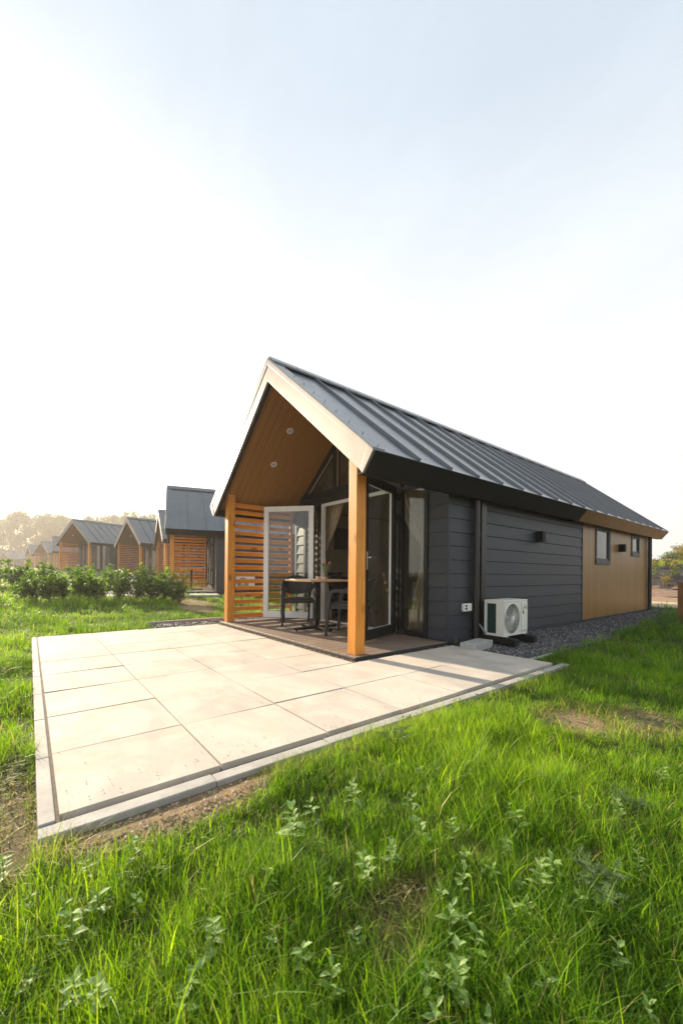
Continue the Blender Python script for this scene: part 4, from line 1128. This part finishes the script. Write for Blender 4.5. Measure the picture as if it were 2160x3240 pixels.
# ------------------------------------------------------------------ plants
def make_weed(h, nl, ls, mat, seed, tall=False):
    random.seed(seed); st = MB(); lf = MB()
    top = Vector((random.uniform(-.15, .15) * h, random.uniform(-.15, .15) * h, h))
    pts = [Vector((0, 0, -.01)), top * .5 + Vector((.05 * h * random.uniform(-1, 1), .05 * h * random.uniform(-1, 1), 0)), top]
    st.tube(pts, [.003 * (h / .1) ** .6, .0024 * (h / .1) ** .6, .0012], 5)
    for i in range(nl):
        t = .22 + .78 * (i / max(1, nl - 1)) ** .8
        a = i * 2.4 + random.uniform(-.5, .5)
        p = pts[0].lerp(pts[1], t * 2) if t < .5 else pts[1].lerp(pts[2], t * 2 - 1)
        up = .15 + 1.0 * t + random.uniform(-.2, .3)
        L = ls * random.uniform(.7, 1.2) * (1.15 - .5 * t)
        lf.leaf(p, (math.cos(a), math.sin(a), up), (0, 0, 1), L, L * random.uniform(.42, .62), random.uniform(.1, .6))
    return st, lf
WPROT = []
def weed_proto(h, nl, ls, seed, parts):
    st, lf = make_weed(h, nl, ls, None, seed)
    if parts:
        r = thing('weed', '', 'weed'); st.build('stem', MATS['stem_green'], r); lf.build('leaves', MATS['weed_leaf'], r); return r
    st.add(lf.v, lf.f, 1); o = st.build('weed', [MATS['stem_green'], MATS['weed_leaf']]); return o
def unproj(u, v, z):      # display pixel of the 1568-wide photo -> point on plane z (used only to survey where plants stand)
    t = R(.5252); a, b = u - 784.0, v - 1316.62; c, s = math.cos(t), math.sin(t); a, b = a * c + b * s, -a * s + b * c
    k = (CAM[2] - z) / (b / 896.99)
    return CAM[0] + k * (FW[0] + math.cos(YAW) * a / 896.99), CAM[1] + k * (FW[1] + math.sin(YAW) * a / 896.99)
protos_s = [weed_proto(.068, 8, .030, s, False) for s in (1, 2, 3, 4)]
protos_b = [weed_proto(.12, 18, .045, s, True) for s in (11, 12, 13)]
used = set()
def put(proto, x, y, sc, label, group):
    if proto.name in used: o = copy_tree(proto)
    else: o = proto; used.add(proto.name)
    o.location = (x, y, float(H(x, y)) - .003); o.rotation_euler = (random.uniform(-.12, .12), random.uniform(-.12, .12), random.uniform(0, 6.28)); o.scale = (sc,) * 3
    tag(o, label, 'weed', group); return o
random.seed(5)
BIG = [(915, 2700, 1350, 90, 1.25, 'tall pale goosefoot weed by the bare soil beside the kerb', 7), (470, 870, 0, 0, .8, 'broad-leaved weed with big round leaves at the bottom left', 7), (300, 880, 0, 0, .75, 'pale bushy weed just left of the broad-leaved one at the bottom left', 7),
       (965, 600, 0, 0, .8, 'single pale weed with four upright leaves in the lower lawn left of the bare patch', 7), (15, 290, 0, 0, .75, 'bright weed at the left picture edge below the kerb corner', 7),
       (130, 440, 0, 0, 1.0, 'pale whitish weed at the top edge of the dark bare patch', 8), (235, 375, 0, 0, .8, 'pale weed leaning right above the dark bare patch', 8), (910, 480, 0, 0, 1.05, 'tallest pale weed in the middle of the right lawn', 8),
       (1285, 200, 0, 0, .8, 'pale weed beside the spiky thistle in the right lawn', 8), (50, 100, 0, 0, .95, 'pale weed near the kerb right of the bare gravelly soil', 8), (745, 365, 0, 0, .7, 'pale weed with upright leaf pair in the middle of the right lawn', 8), (535, 930, 0, 0, .85, 'weed right of the dark bare patch at the bottom', 8)]
def z7(x, y): return x / 1.4519 / 1.3776, (2500 + y / 1.4519) / 1.3776
def z8(x, y): return (1080 + x / 1.4519) / 1.3776, (2400 + y / 1.4519) / 1.3776
for i, (u, v, u2, v2, sc, lb, z) in enumerate(BIG):
    if u2: u, v = u2, v2
    x, y = unproj(*(z7(u, v) if z == 7 else z8(u, v)), .085 * sc)
    put(protos_b[i % 3], x, y, sc * .88, lb, 'larger pale goosefoot weeds in the lawn')
SM = [(7, q) for q in ((295, 510), (605, 280), (625, 450), (1250, 640), (1395, 720), (845, 850), (1510, 860), (880, 950), (105, 850), (320, 630), (380, 345), (475, 520), (120, 460), (1225, 390), (1540, 430), (1450, 60))] + \
     [(8, q) for q in ((375, 325), (510, 315), (690, 20), (325, 195), (355, 40), (445, 35), (570, 55), (905, 65), (765, 215), (815, 285), (1130, 215), (575, 445), (545, 540), (470, 575), (690, 500), (820, 540), (1085, 625), (775, 640), (860, 650), (480, 720), (580, 690), (605, 805), (535, 860), (415, 1005), (230, 1060), (745, 980), (970, 980), (700, 1150), (425, 1100), (65, 765), (1410, 1070), (1370, 430), (1270, 840), (985, 460), (1080, 180), (1450, 60))]
for i, (z, q) in enumerate(SM):
    x, y = unproj(*(z7(*q) if z == 7 else z8(*q)), .045)
    put(protos_s[i % 4], x, y, random.uniform(.75, 1.35), 'small pale-leaved weed seedling scattered in the foreground lawn', 'small weed seedlings in the lawn')

def make_thistle(h, seed):
    random.seed(seed); r = thing('thistle', '', 'thistle'); st = MB(); lf = MB()
    for k in range(4):
        a = random.uniform(0, 6.28); sp = random.uniform(.2, .7)
        tip = Vector((math.cos(a) * sp * h, math.sin(a) * sp * h, h * random.uniform(.6, 1)))
        st.tube([(0, 0, -.01), tip * .5 + Vector((0, 0, .1 * h)), tip], [.004, .003, .0015], 5)
        for i in range(9):
            t = .2 + .8 * i / 8; p = tip * t; b = i * 2.4
            d = Vector((math.cos(b), math.sin(b), .35))
            L = .06 * (1.2 - .5 * t)
            for q in range(5):      # jagged lobes along the leaf
                c = p + d.normalized() * L * (q / 5)
                for sg in (-1, 1):
                    e = d.cross(Vector((0, 0, 1))).normalized() * sg + d * .5
                    lf.leaf(c, e, (0, 0, 1), L * .35 * (1 - q * .12), L * .14, .1)
            lf.leaf(p, d, (0, 0, 1), L, L * .2, .2)
    st.build('stem', MATS['stem_green'], r); lf.build('leaves', MATS['thistle_leaf'], r); return r
th = make_thistle(.11, 3)
for i, (u, v, sc, lb) in enumerate(((905, 1665, 1.1, 'dark spiky thistle growing over the kerb in front of the patio'), (*z8(1200, 470), 1.0, 'spiky thistle with pale dry tips in the right lawn'), (*z8(1335, 110), .8, 'smaller spiky thistle further up the right lawn'))):
    x, y = unproj(u, v, .09); o = th if i == 0 else copy_tree(th); o.location = (x, y, float(H(x, y))); o.rotation_euler = (0, 0, i * 1.3); o.scale = (sc,) * 3
    tag(o, lb, 'thistle', 'thistles in the lawn')

# taller green weeds at the end of the gravel strip on the right
def make_tallweed(h, seed):
    random.seed(seed); r = thing('nettle', '', 'nettle'); st = MB(); lf = MB()
    for k in range(5):
        a = random.uniform(0, 6.28); b = Vector((math.cos(a) * .05, math.sin(a) * .05, 0)); tip = b * 2.2 + Vector((0, 0, h * random.uniform(.65, 1)))
        st.tube([b, b.lerp(tip, .5), tip], [.004, .003, .0015], 5)
        for i in range(14):
            t = .15 + .85 * i / 13; p = b.lerp(tip, t); an = (i // 2) * 1.57 + (i % 2) * PI
            L = .085 * (1.15 - .6 * t); lf.leaf(p, (math.cos(an), math.sin(an), .2 + .5 * t), (0, 0, 1), L, L * .42, .45)
    st.build('stem', MATS['stem_green'], r); lf.build('leaves', MATS['dark_weed'], r); return r
tw = [make_tallweed(.34, s) for s in (1, 2)]
TW = [(1.02, 6.9), (1.13, 6.2), (.86, 7.6), (1.18, 7.1), (1.28, 5.6), (.72, 8.3), (.95, 8.3), (1.35, 6.6), (1.15, 7.9), (1.45, 5.2), (1.05, 5.4), (.98, 4.3)]
TD = ['at the cabin end of the gravel', 'in front of the wooden post', 'behind the gravel strip', 'touching the wooden post', 'lowest right of the post group', 'farthest along the gravel', 'behind the post', 'right of the wooden post', 'just behind the post top', 'at the right picture edge', 'at the near end of the clump', 'nearest the air conditioner']
for i, ((x, y), d) in enumerate(zip(TW, TD)):
    p = tw[i % 2]; o = p if i < 2 else copy_tree(p); o.location = (x, y, float(H(x, y))); o.rotation_euler = (0, 0, i * 1.1); s = random.uniform(.75, 1.1) * (.6 if i > 9 else 1); o.scale = (s,) * 3
    tag(o, 'tall dark green leafy weed ' + d, 'nettle', 'tall leafy weeds by the gravel strip')
random.seed(77)
for i in range(22):
    x, y = random.uniform(.98, 2.3), random.uniform(1.75, 5.0)
    if x < 1.0 + .05 * (5 - y): x += .25
    o = copy_tree(tw[i % 2]); o.location = (x, y, float(H(x, y))); o.rotation_euler = (random.uniform(-.2, .2), random.uniform(-.2, .2), i * 1.9); sc_ = random.uniform(.28, .5); o.scale = (sc_,) * 3
    tag(o, 'low dark leafy weed in the shaded grass between patio corner and wooden post', 'weed', 'low leafy weeds in the shaded grass')
mb = MB(); x0, y0 = 1.10, 7.42; mb.hexa([(x0, y0, -.3), (x0 + .14, y0, -.3), (x0 + .14, y0 + .14, -.3), (x0, y0 + .14, -.3)], [(x0, y0, .765), (x0 + .14, y0, .77), (x0 + .14, y0 + .14, .765), (x0, y0 + .14, .76)])
tag(mb.build('wooden_post', MATS['rough_post_wood'], bevel=.008), 'weathered brown square wooden post at the right picture edge', 'post')
o = copy_tree(protos_b[0]); o.location = (.07, 1.60, -.01); o.scale = (.7,) * 3; tag(o, 'little green weed at the corner where the deck meets the dark wall', 'weed')
for c in o.children:
    if c.name.startswith('leaves'): pass

# laurel shrubs
def make_shrub(seed, h, wdt, nst, nl, L, leafmat, name='laurel_shrub', cat='shrub', upright=.6):
    random.seed(seed); r = thing(name, '', cat); st = MB(); lf = MB()
    for k in range(nst):
        a = random.uniform(0, 6.28); sp = random.uniform(.15, 1) * wdt
        b = Vector((math.cos(a) * .05, math.sin(a) * .05, 0)); tip = Vector((math.cos(a) * sp, math.sin(a) * sp, h * random.uniform(.55, 1.1)))
        md = b.lerp(tip, .45) + Vector((0, 0, -.05 * h)) 
        pts = [b, md, tip]
        st.tube(pts, [.010, .007, .003], 5)
        for i in range(nl):
            t = .27 + .73 * (i / (nl - 1)) ** .85
            p = b.lerp(md, t / .45) if t < .45 else md.lerp(tip, (t - .45) / .55)
            p = p + Vector((random.gauss(0, .02), random.gauss(0, .02), 0))
            if random.random() < .45:   # side twig
                q = Vector((random.gauss(0, 1), random.gauss(0, 1), random.uniform(.1, 1))).normalized() * random.uniform(.05, .16) * (h / .9)
                st.tube([p, p + q], [.004, .002], 4); base = p + q
                for w in range(3):
                    an = random.uniform(0, 6.28); lf.leaf(base, (math.cos(an), math.sin(an), random.uniform(0, 1.3)), (math.cos(an + 1), math.sin(an), 1), L * random.uniform(.7, 1.15), L * random.uniform(.3, .42), random.uniform(.1, .5))
            an = i * 2.4 + random.uniform(-.4, .4)
            lf.leaf(p, (math.cos(an), math.sin(an), upright + .8 * t * random.random()), (0, 0, 1), L * random.uniform(.75, 1.2), L * random.uniform(.3, .42), random.uniform(.1, .5))
    st.build('stem', MATS['stem_brown'], r); lf.build('leaves', leafmat, r); return r
LP = [make_shrub(s, .74, w, n, 24, .12, MATS['laurel_leaf']) for s, w, n in ((1, .44, 11), (2, .40, 10), (3, .52, 12), (4, .26, 8))]
ORD = ['rightmost', 'second from the right', 'third from the right', 'fourth from the right', 'fifth from the right', 'sixth from the right', 'seventh from the right', 'eighth from the right', 'ninth from the right', 'tenth from the right', 'eleventh from the right', 'twelfth from the right', 'leftmost']
HG = [(-7.85, .50, .95, 2), (-8.25, .22, 1.05, 0), (-8.40, -.12, 1.1, 2), (-8.40, -.45, 1.12, 1), (-8.70, -.80, 1.05, 0), (-8.85, -1.15, .98, 2), (-9.15, -1.55, .95, 1), (-9.1, -1.85, .9, 0), (-9.0, -2.12, .92, 2), (-9.0, -2.42, .9, 1), (-9.4, -2.72, .78, 3), (-9.6, -3.3, .75, 1), (-8.8, -3.55, .7, 0)]
usedL = set()
def put_shrub(p, x, y, s, lb, g, cat='shrub', sz=None):
    o = copy_tree(p) if p.name in usedL else p; usedL.add(p.name)
    o.location = (x, y, float(H(x, y)) - .02); o.rotation_euler = (0, 0, random.uniform(0, 6.28)); o.scale = (s, s, sz or s); tag(o, lb, cat, g); return o
for (x, y, s, k), od in zip(HG, ORD):
    put_shrub(LP[k], x, y, s, 'glossy dark green laurel shrub, ' + od + ' in the front hedge row', 'laurel shrubs of the front hedge row')
BK = [(-13.2, -1.2, 1.12, 'laurel shrub behind the hedge below the white-curtained glass of the wide-gabled cabin'), (-14.0, -2.2, 1.15, 'laurel shrub behind the hedge in front of the wide-gabled cabin porch'), (-14.6, -3.0, 1.2, 'laurel shrub behind the hedge at the left post of the wide-gabled cabin'), (-16.5, -4.0, 1.3, 'rounded shrub behind the hedge below the small hazy cabins'), (-13.0, -.2, 1.05, 'laurel shrub behind the hedge in front of the second cabin gable'), (-15.5, -3.5, 1.15, 'dark rounded shrub between the hedge and the small hazy cabins')]
for i, (x, y, s, lb) in enumerate(BK): put_shrub(LP[i % 3], x, y, s, lb, 'laurel shrubs behind the front hedge')
FB = [make_shrub(21, 1.5, .8, 12, 20, .16, MATS['bush_leaf'], 'bush', 'bush'), make_shrub(22, 1.4, .7, 10, 20, .16, MATS['straw_leaf'], 'bush', 'bush')]
for i, (x, y, s, k, lb) in enumerate(((-34, -9.2, 1.2, 1, 'straw-tinted hazy bush before the pale ribbed roof at the left'), (-33, -8.3, 1.2, 0, 'light green hazy bush right of the straw-tinted one at the left'), (-32, -7.3, 1.15, 0, 'light green hazy bush below the small pointed cabins'), (-31, -6.3, 1.0, 1, 'yellowish bush left of the rounded dark shrub'), (-38, -12.2, .9, 0, 'low green bush at the far left picture edge'), (-20, -6.2, .5, 0, 'small low bush on the lawn at the far left'))):
    put_shrub(FB[k], x, y, s, lb, 'hazy bushes at the left', 'bush')

# far trees
def make_tree(seed, h, w, n, leaf):
    random.seed(seed); rg = np.random.default_rng(seed); r = thing('tree', '', 'tree')
    tr = MB(); tr.tube([(0, 0, -.3), (.1, 0, h * .45), (0, .1, h * .9)], [.03 * h ** .8, .018 * h ** .8, .03], 7)
    cl = []
    for k in range(20):
        t = random.uniform(.10, .97); a = random.uniform(0, 6.28)
        rad = w * (math.sin(PI * min(1, (t * .92 + .08)) ** .75) ** .6) * random.uniform(.35, 1)
        c = (math.cos(a) * rad, math.sin(a) * rad, h * t); cl.append((c, random.uniform(.11, .2) * h * .62))
        tr.tube([(0, 0, max(0, h * t - rad * .9)), (c[0] * .6, c[1] * .6, h * t - rad * .2), c], [.10, .06, .02], 5)
    tr.build('trunk', MATS['bark'], r)
    pts = []
    for (c, s) in cl:
        k = n // len(cl); d = rg.normal(0, 1, (k, 3)); d /= np.linalg.norm(d, axis=1)[:, None]
        pts.append(np.array(c) + d * s * rg.uniform(.2, 1.05, (k, 1)) ** .6 * np.array([.8, .8, 1]))
    P = np.concatenate(pts); m = len(P)
    P[:, 2] = np.abs(P[:, 2])
    u = rg.normal(0, 1, (m, 3)); u /= np.linalg.norm(u, axis=1)[:, None]; v = np.cross(u, rg.normal(0, 1, (m, 3))); v /= np.linalg.norm(v, axis=1)[:, None]
    s = leaf * rg.uniform(.5, 1.2, (m, 1))
    V = np.stack([P - u * s, P + v * s * .5, P + u * s, P - v * s * .5], 1).reshape(-1, 3); F = np.arange(m * 4).reshape(-1, 4)
    np_mesh('crown', V, F, MATS['far_leaf'], parent=r); return r
TP = [make_tree(s, 18, w, 5200, .30) for s, w in ((1, 2.6), (2, 3.0), (3, 2.3))]
def depth_pt(u, w):
    a = (u - 784) / 896.99 * w; return CAM[0] + FW[0] * w + math.cos(YAW) * a, CAM[1] + FW[1] * w + math.sin(YAW) * a
TREES = [(-45, 1185), (-20, 1186), (6, 1188), (24, 1180), (40, 1171), (58, 1171), (84, 1179), (99, 1180), (114, 1174), (128, 1181), (142, 1181), (160, 1185), (178, 1192), (204, 1184), (222, 1182), (243, 1183), (262, 1180), (288, 1171), (312, 1173), (331, 1181), (351, 1176), (372, 1186)]
TL = ['outside left, dim crown beyond the picture edge', 'second beyond the left picture edge', 'at the left picture edge', 'slightly lower, beside the tall pair at the left', 'tallest of the left line, with sunlit edge', 'twin of the tallest, right beside it', 'with gaps of light above the pale ribbed roof', 'above the plain slab-roofed cabin', 'with a bright gap on its left side', 'above the pointed small cabin', 'with rounded top left of the wide-gabled cabin', 'low-topped, beside the ridge of the wide-gabled cabin', 'mostly hidden behind the wide gable', 'first seen above the ribbed roof right of the wide gable', 'feathery, above the middle of the ribbed roof', 'above the right half of the ribbed roof', 'left of the second gable tip', 'tall feathery, right above the second gable tip', 'feathery, right of the second gable tip', 'small-topped, above the second cabin roof', 'rounded, beside the narrow gable strip', 'hidden behind the narrow gable strip']
for i, ((u, v), lb) in enumerate(zip(TREES, TL)):
    w = 122 + (i * 37 % 11); x, y = depth_pt(u, w); z = float(H(x, y)); hor = 1316.62 + (u - 784) * math.tan(R(.5252))
    ht = (hor - v) / 896.99 * w + CAM[2] - z
    p = TP[i % 3]; o = p if i < 3 else copy_tree(p); s = ht / 18.6
    o.location = (x, y, z); o.scale = (s, s, s); o.rotation_euler = (0, 0, i * 1.7)
    tag(o, 'hazy backlit tree, ' + lb, 'tree', 'trees of the hazy tree line')

# things beyond the bank on the right
bk = thing('service_building', 'low grey and white flat-roofed building beyond the bank at the right', 'building', (-6.2, 62, 2.2))
mb = MB(); mb.box(-3.5, 3.0, 0, 6, 0, 2.3); mb.build('wall', simple('grey_render', (.34, .35, .36), .8), bk)
mb = MB(); mb.box(-3.7, 3.2, -.3, 6.2, 2.301, 2.6); mb.build('roof', simple('pale_fascia', (.5, .5, .5), .7), bk)
mb = MB(); mb.box(.2, 2.2, -.03, -.001, .3, 1.9); mb.build('window', MATS['black_frame'], bk)
mb = MB(); mb.box(2.35, 2.75, -.28, -.02, 0, 2.3); mb.build('pillar', MATS['white_frame'], bk)
hb = [make_shrub(s, 1.6, 1.1, 34, 26, .2, m_, 'bush', 'bush') for s, m_ in ((41, MATS['dark_weed']), (42, MATS['bush_leaf']), (43, MATS['straw_leaf']))]
for i, (x, y, s, k, lb) in enumerate(((-4.0, 40, 1.0, 0, 'dark green bush on top of the bank beside the building'), (-1.9, 34, .95, 0, 'large dark bush on the bank skyline at the right edge'), (-2.9, 31, .75, 2, 'dry straw-coloured bush on the bank'), (-3.6, 30, .5, 1, 'green bush on the bank beside the cabin corner'), (-1.6, 30, .5, 1, 'green bush on the bank at the right edge'), (-2.2, 31.5, .6, 2, 'straw-coloured brush on the bank below the skyline bush'), (-2.6, 29.3, .32, 1, 'low green bush at the top edge of the black fabric'))):
    put_shrub(hb[k], x, y, s, lb, 'bushes on the bank', 'bush')
bp = [make_shrub(s, .5, .28, 6, 10, .09, MATS['straw_leaf'] if s == 51 else MATS['bush_leaf'], 'bank_plant', 'plant') for s in (51, 52)]
BPD = ['high on the fabric by the cabin corner', 'in the middle of the fabric', 'at the foot of the fabric', 'low on the fabric beside the cabin corner', 'at the upper right of the fabric', 'at the lower right of the fabric', 'near the top middle of the fabric']
for i, (u, v) in enumerate(((1502, 1310), (1529, 1342), (1531, 1352), (1500, 1332), (1550, 1312), (1552, 1334), (1530, 1306))):
    zz = np.interp(v, [1301, 1357], [1.5, .15]); yy = np.interp(zz, [.1, 1.52], [25.5, 28]); t = (yy - CAM[1]) / (FW[1] + math.sin(YAW) * (u - 784) / 896.99); x = CAM[0] + t * (FW[0] + math.cos(YAW) * (u - 784) / 896.99)
    put_shrub(bp[i % 2], x, float(yy), random.uniform(1.1, 1.7), 'young yellowish plant ' + BPD[i], 'young plants on the fabric bank', 'plant')
def bankgrass():
    n = 26000; x = RNG.uniform(-9, 8, n); y = RNG.uniform(28, 46, n)
    V, F, T, D = blades(x, y, RNG.uniform(.15, .5, n), np.full(n, .03), 2, np.full(n, .5), RNG.uniform(.3, 1, n), np.clip(vnoise(x, y, .35, 41) * 1.8 - .35, 0, 1))
    tag(np_mesh('bank_grass', V, F, MATS['grass_blades'], {'tint': T, 'dry': D}), 'tall green and straw-coloured grass on top of the bank', 'grass', kind='stuff')
bankgrass()

# ------------------------------------------------------------------ haze
HAZE = .0013
if HAZE:
    mb = MB(); mb.box(-190, 60, -110, 90, -2.0, 26)
    m, nt = new_mat('haze_air'); t = NT(nt)
    v = t.n('ShaderNodeVolumePrincipled', {'Color': (1, .97, .92, 1), 'Density': HAZE, 'Anisotropy': .35})
    t.n('ShaderNodeOutputMaterial', {'Volume': v.outputs[0]})
    hz = mb.build('haze', m); tag(hz, 'thin warm morning haze over the whole park', 'haze', kind='stuff')
